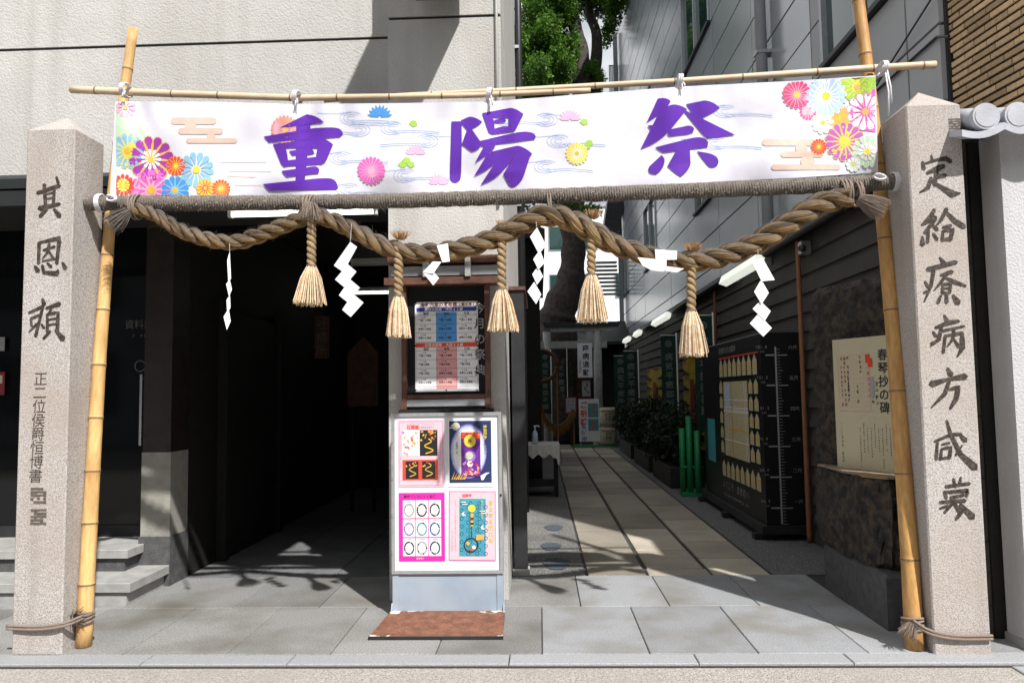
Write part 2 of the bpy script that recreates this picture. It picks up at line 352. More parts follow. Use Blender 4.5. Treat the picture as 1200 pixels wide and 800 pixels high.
for k, yy in enumerate(np.arange(6.2, 13, .95)):
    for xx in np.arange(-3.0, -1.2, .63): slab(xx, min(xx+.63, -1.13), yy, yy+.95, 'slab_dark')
a = MB(); a.box(-.25, .345, 6.21, 21.3, -.05, -.004); pb = a.build('pebble_wash', 'pebble', pv)
for (px, py, rx) in ((690-66, 640, .10), (690-60, 660, .12), (690-63, 618, .10)):
    c = atg(px+22, py); d = MB(); n = 18
    d.poly([(c.x+rx*(1+.15*math.sin(3*t))*math.cos(t), c.y+rx*1.9*math.sin(t), .002) for t in [2*math.pi*i/n for i in range(n)]]); MATS.get('blue_mark') or mat('blue_mark', (.06, .075, .095), .85, .4, 50, .8, 110)
    d.build('floor_mark', 'blue_mark', pv)
a = MB(); a.box(1.87, 2.64, 6.21, 21.3, -.05, -.004); a.build('pebble_wash', 'pebble_dark', pv)

# ---------------- left building
LB = thing('corner_building', 'pale roughcast building with recessed ground floor and an unlit passage', 'building', (-4, 6.5, 0))
def part(name, m, par, *boxes, ch=0, smooth=False):
    b = MB()
    for bx in boxes: b.box(*bx, ch=ch)
    return b.build(name, m, par, smooth)
part('wall_band', 'stucco', LB, (-9.5, -1.126, 5.8, 6.1, 3.33, 4.372)); part('wall_band', 'stucco', LB, (-9.5, -1.126, 5.8, 6.1, 4.396, 7.6))
part('wall_band', 'stucco', LB, (-9.5, -1.126, 5.8, 6.1, 7.624, 12))
part('wall_backing', 'groove', LB, (-9.4, -1.13, 5.812, 6.09, 3.34, 11.9))
part('pier_band', 'stucco', LB, (-1.124, -.253, 5.5, 6.1, 0, 4.372)); part('pier_band', 'stucco', LB, (-1.124, -.253, 5.5, 6.1, 4.396, 12))
part('pier_backing', 'groove', LB, (-1.112, -.265, 5.512, 6.09, .01, 11.9))
part('side_wall', 'stucco', LB, (-1.12, -.256, 6.1, 9.6, 0, 12)); part('upper_body', 'far_grey', LB, (-9.4, -1.13, 6.11, 13.5, 3.36, 11.9))
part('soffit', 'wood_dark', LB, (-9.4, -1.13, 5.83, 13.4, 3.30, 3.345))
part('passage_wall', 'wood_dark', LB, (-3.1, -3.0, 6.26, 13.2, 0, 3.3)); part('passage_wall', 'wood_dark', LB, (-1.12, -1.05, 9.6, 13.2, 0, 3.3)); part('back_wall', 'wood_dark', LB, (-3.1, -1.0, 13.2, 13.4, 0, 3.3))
pl_ = part('door_pier', 'pier_low', LB, (-3.235, -2.995, 5.95, 6.25, .39, 1.06)); part('pier_base', 'dark_granite', LB, (-3.245, -2.985, 5.94, 6.25, 0, .39)); part('pier_cladding', 'cladding', LB, (-3.23, -3.0, 5.955, 6.25, 1.06, 3.3))
b = MB(); b.prism([(-9.4, 4.80, 2.92), (-9.4, 4.82, 2.92), (-9.4, 5.8, 3.10), (-9.4, 5.8, 3.33), (-9.4, 4.80, 2.99)], (8.25, 0, 0)); b.build('awning', 'copper_green', LB)
part('awning_fascia', 'copper_green', LB, (-9.4, -1.15, 4.785, 4.815, 2.80, 2.905)); part('awning_fascia', 'copper_green', LB, (-9.4, -1.15, 4.775, 4.80, 2.915, 2.975))
part('awning_soffit', 'wood_dark', LB, (-9.4, -1.15, 4.82, 5.8, 2.87, 2.91))
# steps
part('step', 'stone_grey', LB, (-9.4, -3.03, 5.40, 6.3, .0, .10)); part('step_tread', 'stone_grey', LB, (-9.4, -2.99, 5.375, 6.25, .10, .165), ch=.005)
part('step', 'dark_granite', LB, (-9.4, -3.24, 5.74, 6.3, .165, .27)); part('step_tread', 'stone_grey', LB, (-9.4, -3.20, 5.71, 6.3, .27, .335), ch=.005)
# museum door
for x0, x1 in ((-6.3, -5.25), (-5.2, -4.2), (-4.15, -3.28)):
    dr = part('glass_door', 'dark_steel', LB, (x0, x0+.05, 6.25, 6.3, .335, 3.1), (x1-.05, x1, 6.25, 6.3, .335, 3.1), (x0+.05, x1-.05, 6.25, 6.3, .335, .43), (x0+.05, x1-.05, 6.25, 6.3, 3.0, 3.1))
    part('pane', 'glass_dark', dr, (x0+.05, x1-.05, 6.27, 6.28, .43, 3.0))
    part('door_pull', 'alu', dr, (x1-.12, x1-.10, 6.2, 6.22, 1.1, 1.7), (x1-.12, x1-.10, 6.22, 6.25, 1.12, 1.15), (x1-.12, x1-.10, 6.22, 6.25, 1.65, 1.68))
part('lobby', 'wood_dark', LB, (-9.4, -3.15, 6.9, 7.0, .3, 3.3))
P = Panel(at(148, 372, 6.245), (1, 0, 0), (0, 0, -1), (0, -1, 0)); t = MB(); P.text(t, '資料館', .03, .06, .085, 0); P.scribble(t, .02, .16, 5, .035, 0, vert=False)
P.scribble(t, .33, .45, 3, .03, 0, vert=False); P.ring(t, .13, .42, .05, .008, 0)
t.build('print', 'dim_print', LB)['kind'] = 'stuff'
# notices on left glass
P = Panel(at(-6, 395, 6.24), (1, 0, 0), (0, 0, -1), (0, -1, 0)); t = MB()
P.rect(t, 0, 0, .09, .12, 0); P.rect(t, .0, .3, .1, .5, 1); P.rect(t, .02, .33, .08, .4, 2, 2); t.build('door_notice', ['p_grey', 'p_maroon', 'p_cream'], LB)
# inside the passage
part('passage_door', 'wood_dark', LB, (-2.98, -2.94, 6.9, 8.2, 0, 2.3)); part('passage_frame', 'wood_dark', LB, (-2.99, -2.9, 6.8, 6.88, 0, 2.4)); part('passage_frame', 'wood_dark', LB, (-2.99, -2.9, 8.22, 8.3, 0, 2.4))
# box sign projecting above the pier
a, b = at(490, 9, 5.5), at(548, 9, 5.5)
ps = thing('projecting_sign', 'dark box sign projecting high above the roughcast pier', 'sign', (a.x, 5.4, a.z))
part('sign_box', 'dark_steel', ps, (a.x, b.x, 4.25, 5.40, a.z, a.z+.87), ch=.01); part('bracket', 'alu', ps, (a.x+.1, a.x+.14, 5.40, 5.5, a.z+.1, a.z+.75), (b.x-.14, b.x-.10, 5.40, 5.5, a.z+.1, a.z+.75))
cdt = MB(); cdt.tube([(-.285, 5.485, 2.9), (-.285, 5.485, 6), (-.285, 5.485, 11)], .012, 8); tag(cdt.build('conduit', 'lamp_white', smooth=True), 'thin pale conduit running up the corner of the roughcast pier', 'conduit')
dp = thing('downpipe', 'dark drainpipe at the rear corner of the roughcast side wall', 'pipe', (-.2, 9.55, 0)); q = MB(); q.tube([(-.205, 9.5, 0), (-.205, 9.5, 12)], .045, 12); q.build('pipe', 'dark_steel', dp, True)
part('pipe_clip', 'alu', dp, (-.256, -.2, 9.44, 9.56, 3.9, 3.94), (-.256, -.2, 9.44, 9.56, 6.0, 6.04))
# fluorescent tubes
def tube_light(p0, p1, label, lit=True, name='fluorescent_lamp', grp=None, r=.018, hz=.05):
    p0, p1 = Vector(p0), Vector(p1); t = thing(name, label, 'lamp', (p0+p1)/2, grp); d = (p1-p0).normalized(); sd = Vector((d.y, -d.x, 0)); L = (p1-p0).length
    b = MB(); b.obox(p0-sd*.035+Vector((0, 0, .022)), d*L, sd*.07, (0, 0, hz)); b.build('housing', 'lamp_white', t)
    b = MB(); b.tube([p0+d*.03, p1-d*.03], r, 12); b.build('tube', 'tube_on' if lit else 'lamp_white', t, True)
    for p in (p0, p1-d*.025): b = MB(); b.obox(p-sd*.022-Vector((0, 0, .02)), d*.025, sd*.044, (0, 0, .05)); b.build('socket', 'lamp_white', t)
    return t
tube_light(at(268, 252, 5.3), at(442, 248, 5.3), 'lit fluorescent tube under the passage soffit behind the rope bar')
tube_light((at(413, 340, 10.3).x, 10.3, 2.93), (-1.2, 10.3, 2.93), 'lit fluorescent tube deep in the dark passage beside the pier')
t = tube_light((-2.30, 9.0, 3.1), (-1.2, 9.0, 3.1), 'switched off tube lamp in the passage above the deeper lit one', False)
# office sign and votive plaque in the passage
so_ = thing('office_sign', 'narrow vertical office plate hanging in the dark passage', 'sign', at(377, 418, 9)); c = at(377, 395, 9)
part('board', 'wood_brown', so_, (c.x-.09, c.x+.09, 9, 9.03, c.z-.26, c.z+.26)); P = Panel((c.x-.09, 8.998, c.z+.26), (1, 0, 0), (0, 0, -1), (0, -1, 0)); t = MB(); P.text(t, '社務所', .09, .1, .15, 0, vert=True, step=.16); t.build('lettering', 'dim_print', so_)
hg = MB(); hg.tube([(c.x, 9.01, c.z+.26), (c.x, 9.01, 3.3)], .006, 6); hg.build('hanger', 'dark_steel', so_)
c = at(425, 440, 9.6); em = thing('votive_plaque', 'gabled wooden votive plaque standing in the dark passage', 'plaque', (c.x, 9.6, 0))
b = MB(); b.prism([(c.x-.2, 9.6, c.z-.4), (c.x+.2, 9.6, c.z-.4), (c.x+.2, 9.6, c.z+.3), (c.x, 9.6, c.z+.5), (c.x-.2, 9.6, c.z+.3)], (0, .04, 0)); b.build('board', 'wood_brown', em)
part('stand', 'wood_dark', em, (c.x-.16, c.x-.12, 9.6, 9.64, 0, c.z-.4), (c.x+.12, c.x+.16, 9.6, 9.64, 0, c.z-.4))

# ---------------- right building with metal panels
RB = thing('panel_building', 'tall grey building clad in metal panels along the corridor', 'building', (5, 12, 0))
b = MB(); b.box(2.935, 8, 5.23, 26.6, 0, 14.5); b.build('body', 'groove', RB)
b = MB(); b.prism([(2.965, 5.22, 3.14), (3.063, 4.5, 3.14), (8, 4.5, 3.14), (8, 5.22, 3.14)], (0, 0, 11)); b.build('body', 'groove', RB); part('lower_body', 'groove', RB, (3.05, 8, 4.66, 5.22, 0, 3.13))
WIN = [(5.75, 7.35, 4.66, 6.37), (11.95, 14.2, 7.51, 9.22), (12.2, 13.5, 4.66, 6.37), (18.0, 20.0, 4.66, 6.37), (23.8, 25.7, 4.66, 6.37), (6.0, 7.35, 7.51, 9.2), (18.0, 20.0, 7.51, 9.2)]
cols = [5.25, 5.72, 7.66, 9.72, 11.8, 14.25, 16.2, 18.1, 20.2, 22.3, 24.4, 26.55]; rows = [2.95+.57*k for k in range(20)]
npan = 0
for ci in range(len(cols)-1):
    for z0 in rows:
        z1 = z0+.57
        if z0 > 1.5+470/870*cols[ci+1]: continue
        segs = [(cols[ci], cols[ci+1])]
        for (wy0, wy1, wz0, wz1) in WIN:
            if z0 < wz1-.05 and z1 > wz0+.05:
                ns = []
                for (p, q) in segs:
                    if q <= wy0 or p >= wy1: ns.append((p, q)); continue
                    if wy0-p > .05: ns.append((p, wy0))
                    if q-wy1 > .05: ns.append((wy1, q))
                segs = ns
        for p, q in segs:
            bb = MB(); x0 = 2.9+random.uniform(-.0015, .0015)
            bb.hexa([(x0, p+.012, z0+.012), (2.936, p+.012, z0+.012), (2.936, q-.012, z0+.012), (x0+random.uniform(-.002, .002), q-.012, z0+.012), (x0, p+.012, z1-.012), (2.936, p+.012, z1-.012), (2.936, q-.012, z1-.012), (x0, q-.012, z1-.012)])
            bb.build('panel', 'panel_grey' if cols[ci] < 7.6 else 'panel_metal', RB); npan += 1
for (y0, y1, z0, z1) in WIN:
    w = part('window', 'alu', RB, (2.87, 2.94, y0, y0+.06, z0, z1), (2.87, 2.94, y1-.06, y1, z0, z1), (2.87, 2.94, y0+.06, y1-.06, z1-.06, z1), (2.87, 2.94, (y0+y1)/2-.03, (y0+y1)/2+.03, z0+.05, z1-.06))
    part('pane', 'glass_green', w, (2.925, 2.934, y0+.06, (y0+y1)/2-.03, z0+.05, z1-.06)); part('pane', 'glass_green', w, (2.925, 2.934, (y0+y1)/2+.03, y1-.06, z0+.05, z1-.06))
    part('sill', 'dark_steel', w, (2.84, 2.94, y0-.02, y1+.02, z0, z0+.045))
# brown tiles
tA, tB = Vector((2.957, 5.215, 0)), Vector((3.055, 4.505, 0)); tdir = (tB-tA).normalized(); tn = Vector((-tdir.y, tdir.x, 0))
if tn.x > 0: tn = -tn
LT = (tB-tA).length; tile_me = None
for r_ in range(28):
    z = 3.145+.054*r_; sft = random.uniform(0, .2)
    x = -sft
    while x < LT:
        p, q = max(x, 0), min(x+.2, LT)
        if q-p > .03:
            bb = MB(); o = tA+tdir*p+Vector((0, 0, z)); th = .012+random.uniform(0, .004); bb.obox(o, tdir*(q-p-.004), tn*th, (0, 0, .035)); bb.build('brick_tile', 'tile_brown', RB)
        x += .204
part('corner_strip', 'dark_steel', RB, (2.94, 2.965, 5.215, 5.235, 2.95, 6.5))
dpr = thing('downpipe', 'pale grey drainpipe running down the metal panel wall', 'pipe', (2.8, 9.0, 3.0)); q = MB(); q.tube([(2.8, 9.0, 3.0), (2.8, 9.0, 14)], .068, 16); q.build('pipe', 'pipe', dpr, True)
for zz in (3.9, 5.6, 7.3): part('pipe_clip', 'alu', dpr, (2.72, 2.9, 8.92, 9.08, zz, zz+.04))
cb = MB(); p0, p1 = atx(1092, -2, 2.86), atx(1040, 80, 2.86); cb.tube([p0+(p0-p1)*.5, p0, p1, p1+(p1-p0)*1.5], .008, 6); tag(cb.build('cable', 'dark_steel'), 'thin black cable running slantwise down the grey panel wall', 'cable')
cb = MB(); cb.tube([atx(1112, 43, 2.885), atx(1098, 43.5, 2.885), atx(1065, 73, 2.885), atx(1020, 113, 2.885)], .011, 6); tag(cb.build('cable', 'dark_steel'), 'black cable bending level beside the brown tiled corner', 'cable')
# siding fence wall
SW = thing('siding_wall', 'low dark wall of lapped weatherboards along the corridor', 'wall', (2.7, 12, 0))
part('wall_core', 'wood_dark', SW, (2.68, 2.84, 4.62, 22.0, 0, 3.0))
nb = 16; hb = 3.0/nb
for k in range(nb):
    z0 = k*hb; b = MB(); b.hexa([(2.635, 4.64, z0), (2.679, 4.64, z0), (2.679, 22, z0), (2.635, 22, z0), (2.665, 4.64, z0+hb+.008), (2.679, 4.64, z0+hb+.008), (2.679, 22, z0+hb+.008), (2.665, 22, z0+hb+.008)]); b.build('weatherboard', 'siding', SW)
part('eave', 'dark_steel', SW, (2.52, 2.86, 4.64, 22, 3.01, 3.06)); b = MB(); b.tube([(2.53, 5.2, 2.99), (2.53, 21.8, 2.99)], .03, 8); b.build('gutter', 'dark_steel', SW, True)

# white garden wall with tiled cap
GW = thing('garden_wall', 'white roughcast wall end capped with grey roof tiles', 'wall', (3.3, 4.45, 0))
part('wall', 'stucco_white', GW, (2.735, 5.5, 4.40, 4.60, .0, 3.0)); part('plinth', 'stone_grey', GW, (2.725, 5.52, 4.39, 4.61, 0, .05))
for k in range(10):
    cx = at(1156, 136, 4.24).x+.179*k; cz = at(1156, 136, 4.24).z
    b = MB(); b.tube([(cx, 4.24, cz), (cx, 4.28, cz)], .077, 28); rt = b.build('ridge_tile_end', 'roof_tile', GW)
    b = MB(); b.tube([(cx, 4.28, cz), (cx, 4.56, cz+.10)], .06, 20); b.build('round_tile', 'roof_tile', rt, True)
    b = MB(); b.tube([(cx, 4.236, cz), (cx, 4.24, cz)], .064, 28); b.build('tile_face', 'roof_tile', rt)
    b = MB(); n = 8; x0 = cx-.15 if not k else cx-.089; x1 = cx+.089; dz = -.035 if not k else 0
    top = [Vector((x0+(x1-x0)*i/n, 4.225, cz-.045-.03*math.sin(math.pi*i/n)-(.035*(1-i/n) if not k else 0))) for i in range(n+1)]
    for i in range(n): b.hexa([top[i]-Vector((0, 0, .04)), top[i+1]-Vector((0, 0, .04)), top[i+1]+Vector((0, .35, .07)), top[i]+Vector((0, .35, .07)), top[i], top[i+1], top[i+1]+Vector((0, .35, .11)), top[i]+Vector((0, .35, .11))])
    b.build('flat_tile', 'roof_tile', GW)
part('cap_core', 'dark_steel', GW, (2.62, 5.5, 4.34, 4.56, 3.0, 3.03))

# ================================================================== GATE
def pillar(name, label, x0, x1, yf, ys, ztop, zap):
    t = thing(name, label, 'stone pillar', ((x0+x1)/2, yf+.16, 0), 'engraved granite pillars of the shrine gate')
    b = MB(); c = .008; cx, cy = (x0+x1)/2, (yf+ys)/2
    ring = [(x0+c, yf), (x1-c, yf), (x1, yf+c), (x1, ys-c), (x1-c, ys), (x0+c, ys), (x0, ys-c), (x0, yf+c)]
    n = 8; nz_ = 2; lv = [0, ztop*.5, ztop]
    vs = [(p[0], p[1], z) for z in lv for p in ring]+[(cx, cy, zap)]
    fs = [(i*n+k, i*n+(k+1) % n, (i+1)*n+(k+1) % n, (i+1)*n+k) for i in range(2) for k in range(n)]+[(2*n+k, 2*n+(k+1) % n, 3*n) for k in range(n)]+[tuple(range(n-1, -1, -1))]
    b.add(vs, fs); b.build('shaft', 'granite', t); return t
PL = pillar('stone_pillar', 'granite pillar carved with three large characters over a small signature', -3.152, -2.847, 4.39, 4.70, 3.165, 3.30)
PRt = pillar('stone_pillar', 'granite pillar carved with a column of seven characters', 2.185, 2.5, 4.36, 4.67, 3.15, 3.29)
A_ = (1060, 170, 4.0); B_ = (1070, 350, 2.963); C_ = (10, 190, 3.636)
CH = {
 'dei': (A_, [[(125,48,6),(131,74,12)],[(84,80,10),(90,112,15)],[(88,90,8),(150,70,10),(195,64,16),(217,78,15)],[(106,132,10),(160,108,20),(184,98,14)],[(152,108,14),(141,188,14)],[(150,152,11),(192,142,14)],[(125,155,13),(110,200,14),(72,222,5)],[(125,168,8),(170,196,14),(225,230,25),(262,225,4)]]),
 'kyu': (A_, [[(140,303,12),(124,332,15),(80,376,7)],[(85,374,8),(143,340,19)],[(146,345,13),(95,412,13)],[(130,375,9),(152,396,15)],[(112,400,10),(108,456,12)],[(84,430,8),(84,466,18)],[(135,415,9),(152,442,13)],[(197,300,14),(172,350,12),(150,376,5)],[(196,314,10),(236,356,17),(279,382,18)],[(180,386,8),(218,376,11)],[(180,402,8),(178,447,12)],[(184,402,8),(227,396,15),(216,438,12)],[(182,442,9),(219,440,14)]]),
 'ryo': (A_, [[(165,528,8),(186,556,19)],[(108,584,16),(160,570,17),(241,549,15)],[(136,590,14),(124,660,12),(92,735,5)],[(96,640,9),(111,666,13)],[(92,692,9),(116,680,8)],[(170,610,9),(222,594,15)],[(206,595,12),(165,650,10),(138,682,4)],[(190,620,8),(236,642,15),(286,660,9)],[(180,650,8),(178,692,12)],[(182,652,8),(216,650,12),(212,692,10)],[(180,672,7),(212,670,7)],[(182,693,8),(214,692,8)],[(197,695,10),(198,736,13)],[(171,705,8),(158,737,12)],[(228,703,8),(251,737,21)]]),
 'byo': (B_, [[(108,58,6),(118,79,13)],[(78,101,8),(125,83,13),(159,78,8)],[(98,98,8),(90,140,11),(60,166,3)],[(70,115,7),(79,130,9)],[(62,156,6),(88,142,6)],[(105,111,8),(178,95,6)],[(112,128,8),(105,187,8)],[(112,129,6),(170,119,11),(172,170,13),(154,201,4)],[(142,105,8),(138,140,8),(119,166,4)],[(142,140,5),(159,166,9)]]),
 'hou': (B_, [[(120,243,9),(131,264,16)],[(64,296,17),(120,280,8),(181,270,17)],[(126,284,9),(110,330,11),(64,377,4)],[(125,316,6),(157,306,13),(150,346,13),(129,381,7)]]),
 'kan': (B_, [[(74,496,6),(130,472,9),(166,470,9)],[(85,490,7),(80,557,9)],[(117,423,7),(130,470,10),(165,540,13),(214,585,20)],[(165,474,8),(181,491,14)],[(148,542,6),(171,508,4)],[(100,506,5),(126,500,7)],[(100,521,6),(95,557,9)],[(100,521,6),(131,515,9),(127,552,9)],[(97,554,6),(128,551,8)]]),
 'mou': (B_, [[(140,624,6),(146,651,11)],[(166,620,6),(160,647,9)],[(114,652,9),(196,641,9)],[(109,670,8),(115,691,9)],[(110,672,8),(191,665,11),(185,687,6)],[(130,690,8),(176,681,8)],[(94,706,8),(181,700,10)],[(146,700,9),(109,742,7)],[(140,706,8),(166,742,13),(149,766,6)],[(122,718,8),(94,727,5)],[(165,714,8),(206,756,18)]]),
 'ki': (C_, [[(124,132,12),(216,101,13)],[(204,64,8),(212,91,9)],[(152,96,11),(158,187,11)],[(196,110,8),(190,182,10)],[(165,136,6),(191,130,7)],[(165,157,6),(189,151,7)],[(133,197,16),(217,178,10)],[(162,200,11),(134,231,11)],[(194,200,8),(216,229,16)]]),
 'on': (C_, [[(130,344,11),(128,432,10)],[(130,344,8),(217,324,15),(212,370,11),(205,432,11)],[(150,376,9),(196,360,9)],[(173,349,9),(165,386,8),(144,412,4)],[(172,380,6),(191,411,9)],[(144,422,6),(197,412,7)],[(112,444,8),(125,463,16)],[(144,440,9),(150,470,11),(206,475,16),(211,458,5)],[(165,430,6),(181,446,11)],[(230,429,8),(241,451,14)]]),
 'rai': (C_, [[(88,642,9),(146,615,11)],[(145,583,8),(151,606,14)],[(150,600,9),(115,742,10)],[(95,666,9),(136,650,9),(130,686,9)],[(95,666,8),(98,697,8)],[(120,690,9),(88,722,5)],[(140,690,6),(151,706,9)],[(160,622,8),(216,604,14)],[(181,626,8),(170,646,6)],[(165,650,8),(165,722,10)],[(165,648,8),(211,640,11),(208,717,11)],[(168,671,6),(206,665,6)],[(168,693,6),(206,688,6)],[(176,720,9),(149,751,8)],[(200,715,8),(231,751,18)]])}
for k in ('dei', 'kyu', 'ryo', 'byo', 'hou', 'kan', 'mou', 'ki', 'on', 'rai'):
    (ox, oy, sc), d = CH[k]; m = MB(); lf = k in ('ki', 'on', 'rai'); strokes(m, d, ox, oy, sc, 4.39 if lf else 4.36, 0, 1.08); m.build('carved_character', 'ink', PL if lf else PRt)
O = at(42, 436, 4.39); P = Panel(O, (1, 0, -.0), (-.022, 0, -1), (0, -1, 0)); m = MB()
for i, ch in enumerate('正二位侯爵恒博書'): P.text(m, ch, .032, .04+i*.083, .088, 0, 1+.3*(i%2), bold=0)
m.build('carved_signature', 'ink', PL)
for (px, py, s_, pp, yy, mm) in ((36, 571, .098, PL, 4.39, 'ink_pale'), (36, 596, .098, PL, 4.39, 'ink_pale'), (1111, 139, .07, PRt, 4.36, 'ink_pale')):
    P = Panel(at(px, py, yy), (1, 0, 0), (0, 0, -1), (0, -1, 0)); m = MB()
    for i in range(5):
        for j in range(5):
            if random.random() < .93: P.rect(m, i*s_/5+.0005, j*s_/5+.001, (i+1)*s_/5, (j+1)*s_/5-.006*random.random(), 0, 1)
    m.build('carved_seal', mm, pp)

# bamboo ------------------------------------------------------------
def bamboo(name, label, pts, rad, nodes, m='bamboo', grp=None, stub=True):
    P_ = [Vector(p) for p in pts]; t = thing(name, label, 'bamboo pole', P_[0], grp); path = []; rr = []
    L = [0]
    for i in range(1, len(P_)): L.append(L[-1]+(P_[i]-P_[i-1]).length)
    def pos(s_):
        for i in range(1, len(P_)):
            if s_ <= L[i] or i == len(P_)-1: k = (s_-L[i-1])/(L[i]-L[i-1]); return P_[i-1].lerp(P_[i], k)
    ss = sorted(set([0, L[-1]]+[L[-1]*i/40 for i in range(41)]+[n*L[-1]+d for n in nodes for d in (-.02, -.008, 0, .008, .02)])); ss = [x for x in ss if 0 <= x <= L[-1]]
    for s_ in ss:
        k = s_/L[-1]; r = rad[0]+(rad[1]-rad[0])*k; dn = min([abs(s_-n*L[-1]) for n in nodes] or [9]); r *= 1+.07*max(0, 1-dn/.02); path.append(pos(s_)); rr.append(r)
    b = MB(); b.tube(path, rr, 14, 0, True); b.build('culm', m, t, True)
    for n in nodes:
        s_ = n*L[-1]; r = (rad[0]+(rad[1]-rad[0])*n)*1.085; d = (pos(min(s_+.01, L[-1]))-pos(max(s_-.01, 0))).normalized(); c = pos(s_)
        b = MB(); b.tube([c-d*.005, c+d*.005], r, 14); b.build('node_ring', 'bamboo_node', t)
    return t
LPb = atg(98, 757); LPt = at(155, 34, 4.76); RPb = atg(1072, 760); RPt_ = at(1000, -40, 4.78)
def yfrac(p0, p1, ys):   # fractions along a pole where it crosses given pixel rows
    out = []
    for y in ys:
        best = min(((abs((lambda q: 400-FPX*((q-CAM).dot(_u))/((q-CAM).dot(_f)))(p0.lerp(p1, k/400))-y), k/400) for k in range(401))); out.append(best[1])
    return out
def bow(pts, Y0, Y1):
    ya, yb = pts[0][1], pts[-1][1]; return [atg(*pts[0])]+[at(x, y, Y0+(Y1-Y0)*(ya-y)/(ya-yb)) for x, y in pts[1:]]
def rowfrac(P_, pts, rows):
    L = [0]
    for a, c_ in zip(P_, P_[1:]): L.append(L[-1]+(c_-a).length)
    return [float(np.interp(-r, [-p[1] for p in pts], L))/L[-1] for r in rows]
lp = [(98, 757), (104, 640), (110, 530), (117, 414), (129, 258), (143, 130), (156, 34)]; rp2 = [(1072, 760), (1066, 650), (1059, 550), (1048, 400), (1037, 279), (1023, 140), (1014, 62), (1006, 0), (1001, -40)]
LP3 = bow(lp, LPb.y, 4.76); RP3 = bow(rp2, RPb.y, 4.78)
bamboo('bamboo_pole', 'yellow bamboo upright leaning beside the pillar with three characters', LP3, (.047, .030), rowfrac(LP3, lp, (685, 613, 552, 490, 428, 364, 300, 170, 82)))
bamboo('bamboo_pole', 'yellow bamboo upright leaning beside the pillar with seven characters', RP3, (.052, .036), rowfrac(RP3, rp2, (655, 555, 459, 364, 280, 195, 128, 65, 2)), 'bamboo_amber')
def px_path(pts, Y): return [at(x, y, Y) for x, y in pts]
bamboo('bamboo_rail', 'thin pale bamboo crossbar over the flowered left half of the banner', px_path([(83, 105), (200, 110), (350, 115), (550, 112), (692, 106)], 4.615), (.024, .016), [.05, .2, .29, .43, .52, .62, .72, .83, .93], 'bamboo_pale')
bamboo('bamboo_rail', 'thin pale bamboo crossbar ending beyond the pillar with seven characters', px_path([(1096, 76), (1026, 80), (800, 95), (600, 106), (470, 112), (380, 118)], 4.65), (.024, .014), [.02, .1, .19, .31, .42, .55, .68, .82], 'bamboo_pale')

# rope wrapped bar ------------------------------------------------------------
BARY = 4.52
bp = [at(x, y, BARY) for x, y in ((103, 238), (250, 238), (430, 236), (600, 231), (800, 224), (950, 218), (1050, 213.5))]
bp[0].x = -2.843; bp[-1].x = 2.182
RBt = thing('rope_wrapped_bar', 'horizontal bar wrapped in dark straw rope between the stone pillars', 'bar', bp[3])
def spline(pts, n):
    out = []; m = len(pts)
    for i in range(m-1):
        p0, p1, p2, p3 = pts[max(i-1, 0)], pts[i], pts[i+1], pts[min(i+2, m-1)]
        for k in range(n):
            t = k/n; out.append(.5*((2*p1)+(p2-p0)*t+(2*p0-5*p1+4*p2-p3)*t*t+(3*p1-p0-3*p2+p3)*t**3))
    out.append(pts[-1]); return out
bs = spline(bp, 12); b = MB(); b.tube(bs, .039, 14); b.build('core', 'straw_dark', RBt, True)
def resample(path, step):
    out = [path[0]]; acc = 0
    for i in range(1, len(path)):
        a, c = path[i-1], path[i]; L = (c-a).length; s_ = step-acc
        while s_ <= L: out.append(a.lerp(c, s_/L)); s_ += step
        acc = L-(s_-step)
    return out
cl = resample(bs, .0016); coil = []
for i, p in enumerate(cl):
    a = 2*math.pi*i/10.0; t = (cl[min(i+1, len(cl)-1)]-cl[max(i-1, 0)]).normalized(); up = t.cross(Vector((0, 1, 0))).normalized()*-1; coil.append(p+(up*math.cos(a)+Vector((0, 1, 0))*math.sin(a))*.041)
b = MB(); b.tube(coil, [.0088*(1+.25*math.sin(i*.7+3*math.sin(i*.013))) for i in range(len(coil))], 5); b.build('rope_wrapping', 'straw_dark', RBt, True)
b = MB()
for i in range(14000):
    p = cl[random.randrange(len(cl))]; a = random.uniform(0, 2*math.pi); n_ = Vector((0, math.cos(a), math.sin(a))); q = p+n_*.045
    d = (n_*random.uniform(.1, .9)+Vector((random.uniform(-1, 1), random.uniform(-.6, .6), random.uniform(-.6, .6)))).normalized()*random.uniform(.008, .024); sd = d.cross(n_).normalized()*.0009
    b.add([q-sd, q+sd, q+d], [(0, 1, 2)])
mat('fuzz', (.46, .415, .375), .9, .4, 60); fz = b.build('stray_fibre', 'fuzz', RBt); fz['kind'] = 'stuff'
for (px, py) in ((118, 238), (1048, 213)):
    b = MB(); c = at(px, py, BARY)
    for k in range(4):
        x0 = c.x-.012+k*.008; b.tube([(x0, c.y+.054*math.cos(q), c.z+.054*math.sin(q)) for q in [2*math.pi*i/20 for i in range(21)]], .0045, 6)
    b.build('white_binding', 'cord_white', RBt, True)

